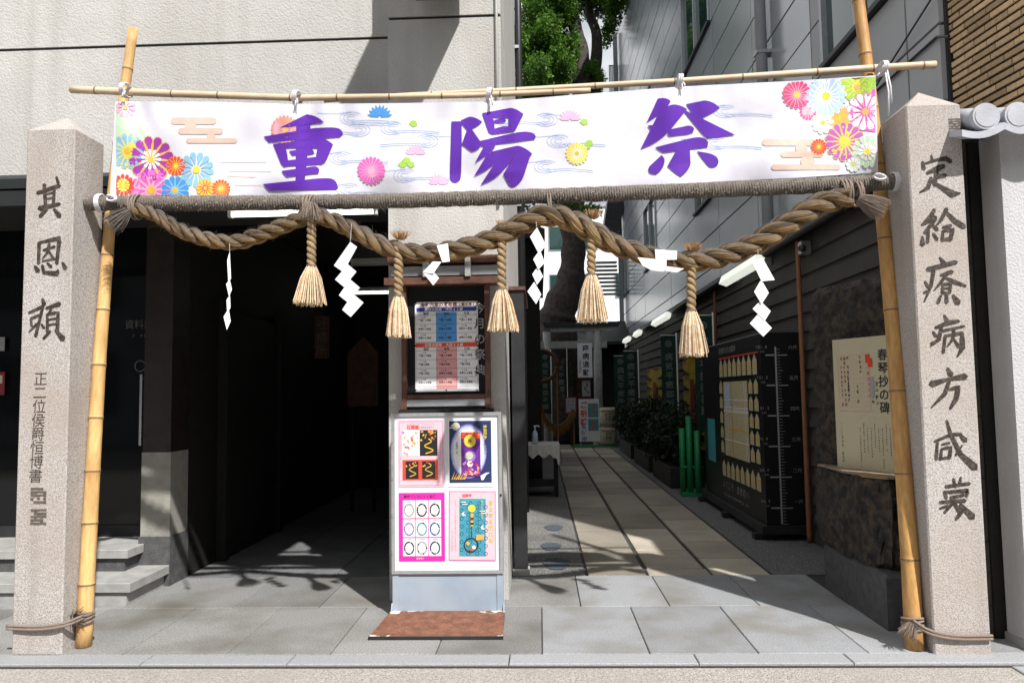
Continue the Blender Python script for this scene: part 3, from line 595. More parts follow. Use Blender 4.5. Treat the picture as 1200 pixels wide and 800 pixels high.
# shimenawa ------------------------------------------------------------
rpx = [(150, 243, 15), (178, 250, 17), (219, 273, 19), (268, 284, 20), (302, 276, 20), (338, 262, 20), (363, 253, 21), (384, 256, 21), (420, 273, 22), (454, 290, 23), (487, 296.5, 24), (521, 295, 25), (556, 287, 25), (590, 274, 26), (617, 260, 27), (644, 252, 28), (671, 259, 28), (698, 274, 28), (722, 287.5, 26), (755, 298, 25), (785, 305, 25), (815, 306, 26), (847, 300, 27), (885, 285, 28), (922, 262, 28), (962, 239, 28), (995, 231, 25)]
RY = 4.47
rp_ = spline([at(x, y, RY) for x, y, w in rpx], 16); rw = spline([Vector((w, 0, 0)) for x, y, w in rpx], 16); rw = [w.x/FPX*4.47/2*.99 for w in rw]
SH = thing('shimenawa_rope', 'thick twisted straw rope hanging in swags below the wrapped bar', 'rope', rp_[len(rp_)//2])
ph = [0]
for i in range(1, len(rp_)): ph.append(ph[-1]+(rp_[i]-rp_[i-1]).length*2*math.pi/(rw[i]*5.4))
def frame_at(path, i):
    t = (path[min(i+1, len(path)-1)]-path[max(i-1, 0)]).normalized(); return t, Vector((0, 1, 0)), t.cross(Vector((0, 1, 0)))
for s_ in range(3):
    pth = []
    for i, p in enumerate(rp_):
        t, n1, n2 = frame_at(rp_, i); a = ph[i]+s_*2*math.pi/3; pth.append(p+(n1*math.cos(a)+n2*math.sin(a))*rw[i]*.55)
    b = MB(); b.tube(pth, [w*.395 for w in rw], 10, 1)
    for y_ in range(15):
        yp = []; y_r = random.uniform(.085, .115); ym = random.choice([0, 0, 1])
        for i, p in enumerate(pth):
            t = (pth[min(i+1, len(pth)-1)]-pth[max(i-1, 0)]).normalized(); n1 = (Vector((0, 1, 0))-t*t.y).normalized(); n2 = t.cross(n1); a = -ph[i]*.5+y_*2*math.pi/15
            yp.append(p+(n1*math.cos(a)+n2*math.sin(a))*rw[i]*(.362+.016*math.sin(i*.35+y_*2.1)))
        b.tube(yp, [w*y_r*(1+.12*math.sin(i*.6+y_)) for i, w in enumerate(rw)], 6, ym, caps=False)
    b.build('strand', ['straw_swag', 'straw_swag_dark'], SH, True)
def fibres(mb, pts, rads, n, lmin, lmax, w=.0006, droop=0):
    for _ in range(n):
        i = random.randrange(len(pts)); a = random.uniform(0, 2*math.pi); p = pts[i]; t, n1, n2 = frame_at(pts, i); nn = n1*math.cos(a)+n2*math.sin(a); q = p+nn*rads[i]*.88
        d = (t*random.uniform(-1, 1)+nn*random.uniform(.15, .8)).normalized()*random.uniform(lmin, lmax); sd = d.cross(nn).normalized()*w
        mid = q+d*.5; mb.add([q-sd, q+sd, mid+sd, mid-sd, q+d+Vector((0, 0, -droop))], [(0, 1, 2, 3), (3, 2, 4)])
b = MB(); fibres(b, rp_, [w*1.12 for w in rw], 2600, .010, .03, .0006, .004); fibres(b, rp_, rw, 70, .05, .10, .0006, .02); f_ = b.build('stray_fibre', 'straw_swag', SH); f_['kind'] = 'stuff'
# frayed ends and knots
def tuft(mb, c, d, L, spread, n, r0, w=.0016):
    c = Vector(c); d = Vector(d).normalized(); u_ = d.cross(Vector((0, 1, 0.01))).normalized(); v_ = d.cross(u_)
    for _ in range(n):
        a = random.uniform(0, 2*math.pi); q = math.sqrt(random.random()); o = (u_*math.cos(a)+v_*math.sin(a)); p0 = c+o*r0*q; l = L*random.uniform(.7, 1.05)
        p2 = p0+d*l+o*spread*q*random.uniform(.7, 1.2)+Vector((random.uniform(-.3, .3), random.uniform(-.3, .3), random.uniform(-.3, .3)))*spread*.4; p1 = p0.lerp(p2, .5)+o*spread*q*.12
        mb.tube([p0, p1, p2], [w, w, w*.5], 4, 0, False)
b = MB(); tuft(b, at(152, 246, RY-.02), (-.8, -.2, -.75), .16, .05, 220, .022); b.build('frayed_end', 'straw_dark', SH)
b = MB(); tuft(b, at(1006, 232, RY-.03), (.8, -.2, -.5), .17, .045, 240, .028); b.build('frayed_end', 'hemp', SH)
def lashing(par, px, py, turns, r, rr_, tilt=.3, m='hemp', sx=1.0):
    b = MB(); c = at(px, py, BARY-.01)
    for k in range(turns):
        x0 = c.x+(k-turns/2)*rr_*1.9
        b.tube([(x0+tilt*.02*math.sin(q)*(1 if k % 2 else -1), c.y-.012+r*sx*math.cos(q), c.z-.012+r*math.sin(q)*1.15) for q in [2*math.pi*i/22 for i in range(23)]], rr_, 6)
    return b.build('lashing', m, par, True)
lashing(SH, 162, 241, 4, .066, .006); lashing(SH, 990, 224, 5, .066, .006); lashing(SH, 364, 243, 4, .07, .006); lashing(SH, 645, 242, 3, .075, .0045)
lashing(SH, 1005, 226, 3, .064, .006)
b = MB(); tuft(b, at(364, 238, RY-.06), (0, -.15, -1), .115, .045, 130, .03); b.build('knot_tuft', 'hemp', SH)

# tassels ------------------------------------------------------------
TS = [(365, 268, 312, 357, 343, 384, 12, 'under the knot below the first banner character'), (467, 303, 347, 395, 453, 482, 11, 'in front of the pier beside the notice case frame'), (588, 291, 339, 388, 570, 609, 13, 'at the corridor edge of the notice case'), (693, 278, 322, 377, 675, 714, 13, 'hanging over the stone torii of the corridor'), (810, 317, 364, 417, 796, 829, 12, 'hanging in front of the weatherboard wall')]
for (px, y0, y1, y2, xl, xr, cw, wh) in TS:
    top, nk, bt = at(px, y0-14, RY-.02), at(px, y1, RY-.02), at((xl+xr)/2, y2, RY-.02)
    T = thing('straw_tassel', 'straw tassel '+wh, 'tassel', top, 'straw tassels on the shimenawa rope')
    n = 40
    for s_ in range(2):
        b = MB(); b.tube([top.lerp(nk, i/n)+Vector((math.cos(i*.62+s_*math.pi), math.sin(i*.62+s_*math.pi), 0))*.0135 for i in range(n+1)], .0165, 10); b.build('cord', 'straw_rope', T, True)
    b = MB(); hw = (xr-xl)/2/FPX*4.47; L = (nk-bt).length
    for i in range(210):
        a = random.uniform(0, 2*math.pi); q = math.sqrt(random.random()); o = Vector((math.cos(a), math.sin(a), 0)); p0 = nk+o*.026*q+Vector((0, 0, .005))
        p2 = nk+(bt-nk)*random.uniform(.93, 1.03)+o*hw*q*random.uniform(.9, 1.05); p1 = p0.lerp(p2, .35)+o*.012*q; w = random.uniform(.0018, .0032)
        b.tube([p0, p1, p2], [w*.8, w, w], 4, 0 if random.random() < .86 else 1, True)
    b.build('skirt', ['straw_tassel', 'straw_brown'], T)
    b = MB()
    for k in range(2): b.tube([(nk.x+.029*math.cos(q), nk.y+.029*math.sin(q), nk.z-.002+.006*k) for q in [2*math.pi*i/18 for i in range(19)]], .003, 6)
    b.build('binding', 'hemp', T, True)
    if px != 365:
        b = MB(); tuft(b, at(px+2, y0-22, RY-.015), (random.uniform(-.2, .2), -.1, 1), .055, .04, 120, .022, .0015); b.build('tuft', 'straw_brown', T)

# shide ------------------------------------------------------------
def shide(label, quads, ox, oy, sc, Y=RY-.06, string=None):
    c = [(ox+x/sc, oy+y/sc) for x, y in quads[0]]; t = thing('paper_streamer', label, 'paper streamer', at(*c[0], Y), 'zigzag paper streamers on the shimenawa rope')
    for i, qd in enumerate(quads):
        yy = Y-.004*(i % 2)-.0015*i; pts = [at(ox+x/sc, oy+y/sc, yy+(.006 if k in (1, 2) else -.004)) for k, (x, y) in enumerate(qd)]
        b = MB(); b.prism(pts, (0, .0007, 0)); b.build('paper_fold', 'paper', t)
    if string:
        b = MB(); b.tube([at(*string[0], Y), at(*string[1], Y)], .0012, 5); b.build('string', 'cord_white', t)
    return t
shide('white zigzag paper streamer hanging in front of the dark passage', [[(358, 282), (393, 308), (322, 440), (272, 405)], [(345, 398), (390, 437), (325, 517), (278, 478)], [(356, 476), (408, 520), (345, 597), (298, 560)], [(372, 552), (427, 598), (360, 673), (315, 635)]], 330, 220, 4.445, string=((410.5, 283), (412, 262)))
shide('white zigzag paper streamer hanging between pier and tree trunk', [[(538, 255), (575, 207), (622, 300), (585, 345)], [(555, 372), (590, 322), (615, 390), (582, 425)], [(550, 450), (580, 408), (606, 462), (575, 505)], [(525, 540), (560, 490), (597, 555), (570, 605)]], 500, 220, 4.445, string=((629, 266), (628, 258)))
shide('white zigzag paper streamer hanging before the wall lamp and weatherboards', [[(645, 345), (695, 330), (752, 432), (690, 438)], [(655, 487), (688, 430), (724, 492), (690, 545)], [(648, 567), (684, 530), (733, 578), (705, 622)], [(635, 635), (675, 590), (738, 657), (698, 697)]], 720, 220, 4.0, string=((889, 304), (888, 292)))
shide('narrow paper streamer turned edge on in the passage opening', [[(782, 400), (796, 350), (803, 500), (788, 520)], [(776, 530), (796, 505), (808, 560), (792, 600)], [(778, 620), (797, 585), (800, 660), (782, 690)], [(762, 710), (790, 665), (801, 735), (780, 783)]], 100, 220, 4.704, string=((269, 295), (269, 285)))
shide('short paper streamer wrapped over the rope above the notice case', [[(808, 300), (866, 290), (876, 384), (838, 388)], [(736, 440), (788, 384), (832, 386), (790, 446)], [(742, 448), (790, 436), (820, 470), (790, 508)]], 330, 220, 4.445, Y=RY-.085)
shide('paper streamer blown flat over the rope beside the metal panels', [[(318, 292), (440, 300), (438, 349), (322, 352)], [(222, 336), (322, 346), (300, 408), (250, 382)], [(318, 350), (382, 350), (380, 416), (298, 408)], [(380, 385), (480, 398), (440, 420), (378, 412)]], 700, 230, 4.705, Y=RY-.085)

# banner ------------------------------------------------------------
BT = [(135, 119), (250, 119.5), (350, 122), (470, 121), (575, 119), (690, 110), (800, 101.5), (930, 95), (1026, 88.5)]
BB = [(129, 230), (250, 230), (350, 229), (470, 227), (575, 224), (690, 219.5), (800, 215), (930, 208.5), (1029, 202)]
def lerp_tab(T, x): return float(np.interp(x, [p[0] for p in T], [p[1] for p in T]))
def ban_y(x, y):
    v = (y-lerp_tab(BT, x))/(lerp_tab(BB, x)-lerp_tab(BT, x)); e = max(0, 1-abs(x-150)/110)
    w = .007*math.sin(x*.021+v*1.3)+.005*math.sin(x*.055-v*3.0)+.004*math.sin(v*8+x*.012)
    w +=   .010*e*math.sin((x-135)*.11+(1-v)*4.0)*math.sin(math.pi*min(max(v, 0), 1)) + .010*max(0, 1-abs(x-960)/110)*math.sin(v*7+x*.06)
    w += .016*max(0, v-.8)/.2*math.sin(x*.045)+.004*math.sin(x*.16+v*5)*math.sin(x*.013)**2
    for tx in (151, 350, 574, 795, 1031): d_ = (x-tx)/60.0; w += .012*math.exp(-d_*d_*(1+1.5*v))*math.sin((x-tx)*.16*(1-.5*v))*(1-v)
    return 4.556+w*1.5
def ban(x, y, k=0): return at(x, y, ban_y(x, y)-(.0026+.00042*k if k else 0))
BN = thing('festival_banner', 'white festival banner with three purple characters and printed flowers', 'banner', ban(575, 228))
b = MB(); nx, ny = 220, 22; vs = []; fs = []
for j in range(ny+1):
    for i in range(nx+1):
        v = j/ny; u = i/nx; x = (135+u*891)*(1-v)+(129+u*900)*v; sag = 2.6*abs(math.sin((x-150)/215*math.pi))*(1-v)
        y = lerp_tab(BT, x)*(1-v)+lerp_tab(BB, x)*v+sag*(1-v)*0; vs.append(ban(x, y))
fs = [(j*(nx+1)+i, (j+1)*(nx+1)+i, (j+1)*(nx+1)+i+1, j*(nx+1)+i+1) for j in range(ny) for i in range(nx)]
b.add(vs, fs); b.build('cloth', 'cloth', BN, True)
def clampb(x, y):
    x = min(max(x, 136), 1026); return x, min(max(y, lerp_tab(BT, x)+1.2), lerp_tab(BB, x)-1.0)
def print_poly(mb, pts, mi, k, step=5.5):   # pixel polygon draped over the banner surface
    pts = [clampb(*p) for p in pts]
    bm = bmesh.new(); 
    try: f = bm.faces.new([bm.verts.new((x, y, 0)) for x, y in pts])
    except Exception: bm.free(); return
    bmesh.ops.triangulate(bm, faces=[f], ngon_method='EAR_CLIP')
    for _ in range(4):
        es = [e for e in bm.edges if e.calc_length() > step]
        if not es: break
        bmesh.ops.subdivide_edges(bm, edges=es, cuts=1, use_grid_fill=False); bmesh.ops.triangulate(bm, faces=bm.faces[:])
    bm.verts.index_update(); mb.add([ban(v.co.x, v.co.y, k) for v in bm.verts], [tuple(reversed([v.index for v in f.verts])) for f in bm.faces], mi); bm.free()
KJ = {
 'ju': (300, 110, 6.15, [[(175,243),(300,200),(340,165),(365,147),(420,160),(465,185),(490,208),(420,213),(350,215),(290,235)],[(55,308),(100,310),(300,278),(400,250),(500,244),(560,243),(600,252),(620,270),(627,290),(605,313),(560,313),(470,300),(380,290),(250,315),(130,347),(90,350)],[(290,215),(385,212),(393,240),(378,300),(365,480),(350,640),(285,640),(300,300)],[(122,362),(150,360),(200,375),(215,395),(230,470),(235,520),(200,528),(178,500),(160,410)],[(130,362),(300,350),(400,333),(480,322),(530,345),(555,365),(540,395),(440,368),(330,378),(200,390)],[(455,345),(555,365),(535,410),(500,490),(470,512),(425,500),(437,440),(445,370)],[(238,412),(300,407),(385,393),(410,405),(420,425),(405,437),(330,440),(260,445)],[(226,480),(300,474),(420,455),(470,462),(500,480),(470,508),(330,510),(225,522)],[(183,555),(290,552),(380,530),(420,523),(445,530),(455,548),(450,575),(380,582),(300,590),(220,598),(200,580)],[(50,650),(110,652),(290,630),(420,612),(520,608),(560,618),(580,640),(592,680),(570,690),(450,676),(350,672),(220,682),(100,697),(75,680)]]),
 'yo': (510, 110, 6.157, [[(117,200),(190,198),(192,360),(188,500),(183,610),(165,632),(145,640),(120,632),(105,605),(115,500),(128,380)],[(185,192),(250,166),(300,178),(340,202),(300,235),(262,252),(234,268),(220,250),(230,222),(190,218)],[(226,268),(262,252),(275,285),(300,320),(330,350),(325,380),(300,405),(262,418),(235,400),(190,366),(240,362),(243,345),(232,310)],[(338,140),(360,145),(395,165),(425,190),(430,280),(412,295),(385,280),(372,220)],[(338,140),(420,136),(480,120),(540,102),(590,115),(637,145),(625,175),(530,140),(430,172),(360,165)],[(530,125),(637,145),(610,200),(575,265),(550,275),(528,268),(528,200)],[(428,188),(500,176),(512,195),(500,208),(428,212)],[(412,295),(425,252),(520,234),(570,268),(540,276),(440,278)],[(325,340),(450,310),(560,285),(640,273),(690,278),(715,290),(727,310),(715,330),(640,335),(540,342),(430,357),(330,380)],[(362,360),(410,350),(435,372),(420,400),(360,450),(285,500),(325,455),(350,410)],[(400,418),(500,400),(560,383),(600,375),(660,400),(700,432),(670,470),(560,435),(400,455)],[(585,430),(690,437),(670,490),(650,560),(625,620),(580,665),(550,672),(530,655),(490,580),(525,582),(560,555),(580,510)],[(375,435),(440,425),(460,452),(430,500),(370,550),(280,595),(345,540),(375,480)],[(470,435),(570,440),(555,475),(520,520),(425,610),(328,658),(400,605),(450,530)]]),
 'sai': (740, 100, 6.664, [[(205,105),(245,100),(285,108),(307,125),(280,165),(240,205),(200,235),(118,293),(160,245),(195,185)],[(218,208),(275,168),(330,150),(390,162),(435,187),(400,222),(350,290),(270,380),(170,455),(70,500),(140,440),(200,390),(270,300),(305,215),(300,200),(240,212)],[(190,250),(240,246),(272,252),(285,275),(255,305),(235,300),(218,275)],[(125,315),(165,312),(205,322),(225,345),(210,375),(178,385),(155,355)],[(425,148),(460,152),(500,150),(540,128),(575,119),(640,137),(690,176),(640,212),(580,240),(520,272),(500,252),(530,210),(555,165),(520,170),(480,190)],[(395,190),(430,200),(470,228),(530,270),(640,330),(720,362),(810,387),(700,405),(590,415),(550,375),(480,285)],[(280,382),(300,345),(370,338),(440,315),(475,322),(490,340),(480,370),(430,385),(360,390),(300,398)],[(185,485),(270,470),(420,425),(480,410),(540,407),(580,420),(600,445),(592,485),(530,487),(460,490),(330,505),(250,525)],[(355,498),(455,488),(445,540),(462,610),(445,655),(415,690),(385,715),(340,685),(280,632),(350,630),(358,590)],[(235,545),(255,570),(258,595),(245,640),(200,690),(165,692),(140,682),(132,655),(145,628),(200,590)],[(510,515),(545,520),(620,535),(665,560),(680,595),(668,628),(645,640),(615,640),(585,615)]])}
def smooth_poly(pts, n=3):
    V2 = [Vector((x, y, 0)) for x, y in pts]; m = len(V2); out = []
    for i in range(m):
        p0, p1, p2, p3 = V2[i-1], V2[i], V2[(i+1) % m], V2[(i+2) % m]
        # keep sharp corners, soften the rest
        a1 = (p1-p0).angle(p2-p1, 0); a2 = (p2-p1).angle(p3-p2, 0); m1 = (p2-p0)*.5 if a1 < .8 else (p2-p1); m2 = (p3-p1)*.5 if a2 < .8 else (p2-p1)
        L = (p2-p1).length; m1 = m1.normalized()*L if m1.length else m1; m2 = m2.normalized()*L if m2.length else m2
        for k in range(n):
            t = k/n; h = p1*(2*t**3-3*t*t+1)+m1*(t**3-2*t*t+t)+p2*(-2*t**3+3*t*t)+m2*(t**3-t*t); out.append((h.x, h.y))
    return out
# prints
b = MB(); ML = list(PR.keys()); MI = {k: i for i, k in enumerate(ML)}
def petals(cx, cy, r, n, col, edge=None, rin=.22, k=2, fat=1.0, rot=0, ry=1.0):
    for i in range(n):
        a = 2*math.pi*i/n+rot; ca, sa = math.cos(a), math.sin(a); w = math.pi/n*fat
        prof = [(rin, .25), (.55, .7), (.82, .95), (.96, .6), (1.0, 0), (.96, -.6), (.82, -.95), (.55, -.7), (rin, -.25)]
        def pt(rr, o, g_=1.0): d = r*rr; t = a+o*w*g_; return (cx+d*math.cos(t), cy+d*math.sin(t)*ry)
        if edge and i == 0: print_poly(b, [(cx+r*.86*math.cos(2*math.pi*q/24), cy+r*.86*ry*math.sin(2*math.pi*q/24)) for q in range(24)], MI[edge], k-.3, 9)
        if edge: print_poly(b, [pt(p, o) for p, o in prof], MI[edge], k, 6)
        print_poly(b, [pt(p*.97 if p > rin else p*1.2, o, .91 if edge else .92) for p, o in prof], MI[col], k+.6, 6)
def disc(cx, cy, r, col, k=3, n=12): print_poly(b, [(cx+r*math.cos(2*math.pi*i/n), cy+r*math.sin(2*math.pi*i/n)) for i in range(n)], MI[col], k, 9)
print_poly(b, [(136, 125), (160, 140), (172, 160), (150, 185), (136, 190)], MI['p_pgreen'], 1)
print_poly(b, [(985, 93), (1026, 90), (1026, 118), (1000, 122), (985, 110)], MI['p_green'], 1); print_poly(b, [(1000, 108), (1026, 104), (1026, 155), (995, 150)], MI['p_pink'], 1.2)
fl = [(149.5, 177, 19, 14, 'p_lblue', 'p_yellow', 'p_gold'), (177, 186, 24, 12, 'p_magenta', 'p_gold', None), (177, 223, 22, 11, 'p_pink', 'p_lpink', 'p_gold'), (230, 199, 19, 13, 'p_lblue', None, 'p_yellow'), (206, 194.5, 10.5, 14, 'p_red', 'p_gold', 'p_yellow'),
      (205, 223, 15, 12, 'p_blue', 'p_lblue', 'p_gold'), (144.5, 217, 12, 13, 'p_red', None, 'p_yellow'), (240.5, 220.5, 10, 12, 'p_gold', 'p_red', 'p_orange'), (259, 221, 10, 16, 'p_red', 'p_gold', 'p_orange'), (147, 126, 11, 10, 'p_lpink', None, 'p_orange'),
      (934, 111, 15.5, 18, 'p_crimson', 'p_lpink', 'p_yellow'), (968, 113, 22, 18, 'p_pblue', 'p_white', 'p_yellow'), (947, 131, 9, 14, 'p_crimson', 'p_lpink', 'p_orange'), (1004, 102, 16, 14, 'p_green', 'p_yellow', 'p_orange'), (983, 139, 14, 16, 'p_orange', 'p_gold', None), (964, 144, 12, 10, 'p_white', 'p_pgreen', 'p_gold'),
      (1014, 131, 20, 12, 'p_white', 'p_pink', 'p_orange'), (990, 166, 21, 15, 'p_purple', 'p_yellow', 'p_yellow'), (959.5, 172, 8.5, 14, 'p_red', 'p_orange', 'p_yellow'), (1016, 178, 17, 14, 'p_pgreen', 'p_white', 'p_yellow'), (1000, 193, 8, 9, 'p_white', 'p_pgreen', 'p_yellow'),
      (334, 152, 15, 22, 'p_peach', 'p_lpink', 'p_gold'), (435, 200, 15, 20, 'p_pink', 'p_lpink', None), (676, 180, 12, 18, 'p_yellow', 'p_white', 'p_gold')]
for i, (x, y, r, n, c, e, ce) in enumerate(fl):
    kk = 1.5+(i % 12)*.3; r *= 1.13; petals(x, y, r, n, c, e, k=kk, rot=i*.37)
    if ce: disc(x, y, r*.2, ce, kk+1)
petals(177, 187, 12.5, 11, 'p_white', None, k=6.5, rin=.1, fat=.75); disc(177, 187, 4, 'p_gold', 7.5); petals(144.5, 217, 8, 11, 'p_yellow', None, k=6.5, rin=.1); petals(1016, 178, 11, 11, 'p_white', None, k=6.5); disc(1016, 178, 4.5, 'p_yellow', 7.5)
petals(1014, 131, 12, 10, 'p_lpink', None, k=6.6, rin=.15, fat=.3)
for (cx, cy, r, col, ed) in ((445, 137, 15, 'p_blue', 'p_pblue'), (514, 216, 13, 'p_lpink', 'p_white'), (487, 181, 13, 'p_lpink', 'p_white'), (668, 141, 14, 'p_lpink', 'p_white')):
    for i in range(9):
        a = math.pi+math.pi*(i+.5)/9; c, s_ = math.cos(a), math.sin(a); q = lambda rr, o: (cx+r*rr*math.cos(a+o), cy+r*rr*math.sin(a+o))
        print_poly(b, [q(.1, .5), q(.7, .17), q(1, 0), q(.7, -.17), q(.1, -.5)], MI[col], 1.6+.1*i, 9)
for (cx, cy) in ((476, 188), (471, 193), (481, 193), (484, 145), (684, 143), (690, 168), (687, 172)):
    print_poly(b, [(cx-5, cy), (cx-1, cy-4), (cx+4, cy-3), (cx+5, cy+2), (cx, cy+4)], MI['p_green'], 1.5)
def bar(x0, x1, y, h, col, k=1.2): 
    n = 5; print_poly(b, [(x0+h-h*math.sin(math.pi*i/n), y-h*math.cos(math.pi*i/n)) for i in range(n+1)]+[(x1-h+h*math.sin(math.pi*i/n), y+h*math.cos(math.pi*i/n)) for i in range(n+1)], MI[col], k, 9)
for (ox, oy, s_, col) in ((120, 90, 4.0, 'p_beige'),):
    bar(ox+318/s_, ox+535/s_, oy+207/s_, 4, col); bar(ox+355/s_, ox+565/s_, oy+255/s_, 3.6, col, 1.3); bar(ox+392/s_, ox+632/s_, oy+300/s_, 2.8, col, 1.4); bar(ox+385/s_, ox+440/s_, oy+230/s_, 5, col, 1.5); bar(ox+490/s_, ox+530/s_, oy+280/s_, 5, col, 1.6)
for (x0, x1, y, h) in ((893, 955, 167, 4), (915, 965, 181, 3.5), (904, 985, 196, 3.2), (932, 946, 174, 6), (938, 955, 189, 6)): bar(x0, x1, y, h, 'p_beige', 1.2+h*.1)
def line(pts, w, col, k=1.0):
    for i in range(len(pts)-1):
        (x0, y0), (x1, y1) = pts[i], pts[i+1]; d = math.hypot(x1-x0, y1-y0) or 1; nx_, ny_ = -(y1-y0)/d*w, (x1-x0)/d*w
        print_poly(b, [(x0+nx_, y0+ny_), (x1+nx_, y1+ny_), (x1-nx_, y1-ny_), (x0-nx_, y0-ny_)], MI[col], k, 12)
for (cx, cy, s_) in ((412, 138, 1), (420, 152, -1), (400, 185, 1), (408, 222, 1), (475, 205, 1), (500, 165, -1), (640, 195, 1), (655, 165, 1), (838, 168, 1), (640, 140, -1), (850, 130, 1), (460, 150, 1)):
    for r_ in (4, 7.5, 11): line([(cx+s_*r_*math.cos(a)*1.25, cy+r_*.7*math.sin(a)) for a in np.linspace(.6, 5.6, 14)], .33, 'p_line')
    for o in (8, 5): line([(cx+s_*x, cy+o*.75-1.2*math.sin(x*.07)) for x in np.linspace(0, 55, 8)], .33, 'p_line'); 
    line([(cx-s_*x, cy-7+2.0*math.sin(x*.06)) for x in np.linspace(0, 40, 7)], .33, 'p_line')
for yy, xa, xb in ((190, 258, 312), (201, 268, 318), (207, 266, 300), (217, 275, 330)): line([(xa, yy), (xb, yy)], .3, 'p_beige')
b.build('printed_flowers', ML, BN)
for k in ('ju', 'yo', 'sai'):
    ox, oy, sc, st = KJ[k]; m = MB()
    for i, pg in enumerate(st): print_poly(m, [(ox+x/sc, oy+y/sc) for x, y in smooth_poly(pg)], 0, 6.4+.12*i, 6)
    m.build('printed_character', 'purple', BN)
# banner ties
def tie(px, py, drop, label):
    c = at(px, py, 4.60); b = MB()
    for k in range(3): b.tube([(c.x-.012+.011*k+.006*math.sin(q), c.y-.03+.062*math.cos(q), c.z-.012+.040*math.sin(q)) for q in [2*math.pi*i/18 for i in range(19)]], .005, 6)
    b.tube([(c.x, 4.535, c.z-.03), (c.x+.008, 4.52, c.z-.03-drop*.5), (c.x+.002, 4.52, c.z-.03-drop)], .005, 6)
    b.tube([(c.x+.012, 4.535, c.z-.03), (c.x+.02, 4.515, c.z-.03-drop*.4), (c.x+.022, 4.515, c.z-.03-drop*.75)], .005, 6)
    b.build('tie_cord', 'cord_white', BN, True)
tie(151, 106, .05, 'white cord tying the pink flowered upper corner of the banner'); tie(350, 115, .06, 'white cord tying the banner above its first character'); tie(574, 112, .09, 'white cord tying the banner above its middle character')
tie(795, 96, .05, 'white cord tying the banner above its last character'); tie(1031, 81, .30, 'long white cord tying the green flowered upper corner of the banner')
for (px, py, lb) in ((132, 233, 'white cord tying the lower corner of the banner near three characters'), (1030, 208, 'white cord tying the lower corner of the banner near seven characters')):
    c = at(px, py, 4.46); b = MB()
    for k in range(4): b.tube([(c.x+.03*math.cos(q+k), c.y-.01+.012*math.sin(q), c.z+.018*math.sin(q+k*.8)) for q in [2*math.pi*i/14 for i in range(15)]], .006, 6)
    b.build('tie_cord', 'cord_white', BN, True)
# straw lashings at pole feet
for (side, lb) in ((0, 'straw cord lashing the bamboo foot to the three character pillar'), (1, 'straw cord lashing the bamboo foot to the seven character pillar')):
    t = thing('straw_lashing', lb, 'rope', atg(98, 757) if not side else atg(1072, 760), 'straw lashings of the bamboo uprights'); b = MB()
    if not side:
        c = at(98.5, 722, 4.53); r_ = .053; pts = [at(98, 724, 4.47), at(75, 733, 4.375), at(45, 737, 4.37), at(8, 736, 4.38)]
    else:
        c = at(1070, 728, 4.46); r_ = .058; pts = [at(1070, 730, 4.40), at(1090, 742, 4.345), at(1120, 748, 4.343), at(1163, 748, 4.345)]
    for k in range(4): b.tube([(c.x+r_*math.cos(q), c.y+r_*math.sin(q), c.z+(k-1.5)*.014+.012*math.sin(q+k)) for q in [2*math.pi*i/20 for i in range(21)]], .008, 6)
    b.build('coil', 'hemp', t, True)
    for dz in (0, .018): b = MB(); b.tube(spline([p+Vector((0, -.004, dz)) for p in pts], 6), .008, 6); b.build('cord', 'hemp', t, True)
    b = MB(); tuft(b, c+Vector((-.03, -.05, .0)), (-.6, -.4, -.7) if side else (.7, -.4, .3), .09, .04, 60, .02); b.build('frayed_end', 'hemp', t)

# ================================================================== NOTICE STAND
NS = thing('notice_stand', 'white framed notice stand with four posters on a rusty foot plate', 'notice stand', (-.65, 5.12, 0))
X0, X1, ZT, ZB = -1.026, -.268, 1.368, .285; YF = 5.10
part('board', 'steel_white', NS, (X0+.012, X1-.012, YF+.006, YF+.05, ZB+.012, ZT-.012))
part('frame', 'alu', NS, (X0, X0+.022, YF-.006, YF+.06, ZB, ZT), (X1-.022, X1, YF-.006, YF+.06, ZB, ZT), (X0+.022, X1-.022, YF-.005, YF+.06, ZT-.022, ZT), (X0+.022, X1-.022, YF-.005, YF+.06, ZB, ZB+.022))
part('cabinet', 'steel_white', NS, (X0+.01, X1-.01, YF+.06, YF+.36, .02, ZT-.03))
part('base_panel', 'steel_blue', NS, (X0+.045, X1-.045, YF+.012, YF+.05, .02, ZB)); part('base_side', 'steel_blue', NS, (X0+.003, X0+.045, YF+.006, YF+.06, .0, ZB)); part('base_side', 'steel_blue', NS, (X1-.045, X1-.003, YF+.006, YF+.06, .0, ZB))
part('latch', 'dark_steel', NS, (X1-.016, X1-.004, YF-.012, YF-.006, .80, .815)); 
for k in range(4): part('hinge', 'alu', NS, (X0+.002, X0+.012, YF-.014, YF-.006, .42+.25*k, .45+.25*k))
c = [Vector((-1.075, 4.64, .012)), Vector((-.255, 4.64, .012)), Vector((-.262, 5.105, .03)), Vector((-1.035, 5.105, .03))]
b = MB(); b.hexa([p-Vector((0, 0, .012)) for p in c]+[p+Vector((0, 0, .008)) for p in c]); fp = b.build('foot_plate', 'rust', NS)
me = fp.data; ul = me.uv_layers.new(name='UVMap')
for lp in me.loops: v = me.vertices[lp.vertex_index].co+ORG[NS.name]; ul.data[lp.index].uv = (v.x+1.06, v.y-4.67)
part('plate_lip', 'dark_steel', NS, (-1.08, -.25, 4.628, 4.640, .0, .02))
for xx in (X0-.004, X1-.004):
    b = MB(); b.prism([(xx, 5.07, .03), (xx, 5.105, .03), (xx, 5.105, .09)], (.008, 0, 0)); b.build('gusset', 'steel_blue', NS)
MP = Panel((X0, YF+.005, ZT), (1, 0, 0), (0, 0, -1), (0, -1, 0)); K = .758/499
def M_(x, y): return ((x-28)*K, (y-50)*K)
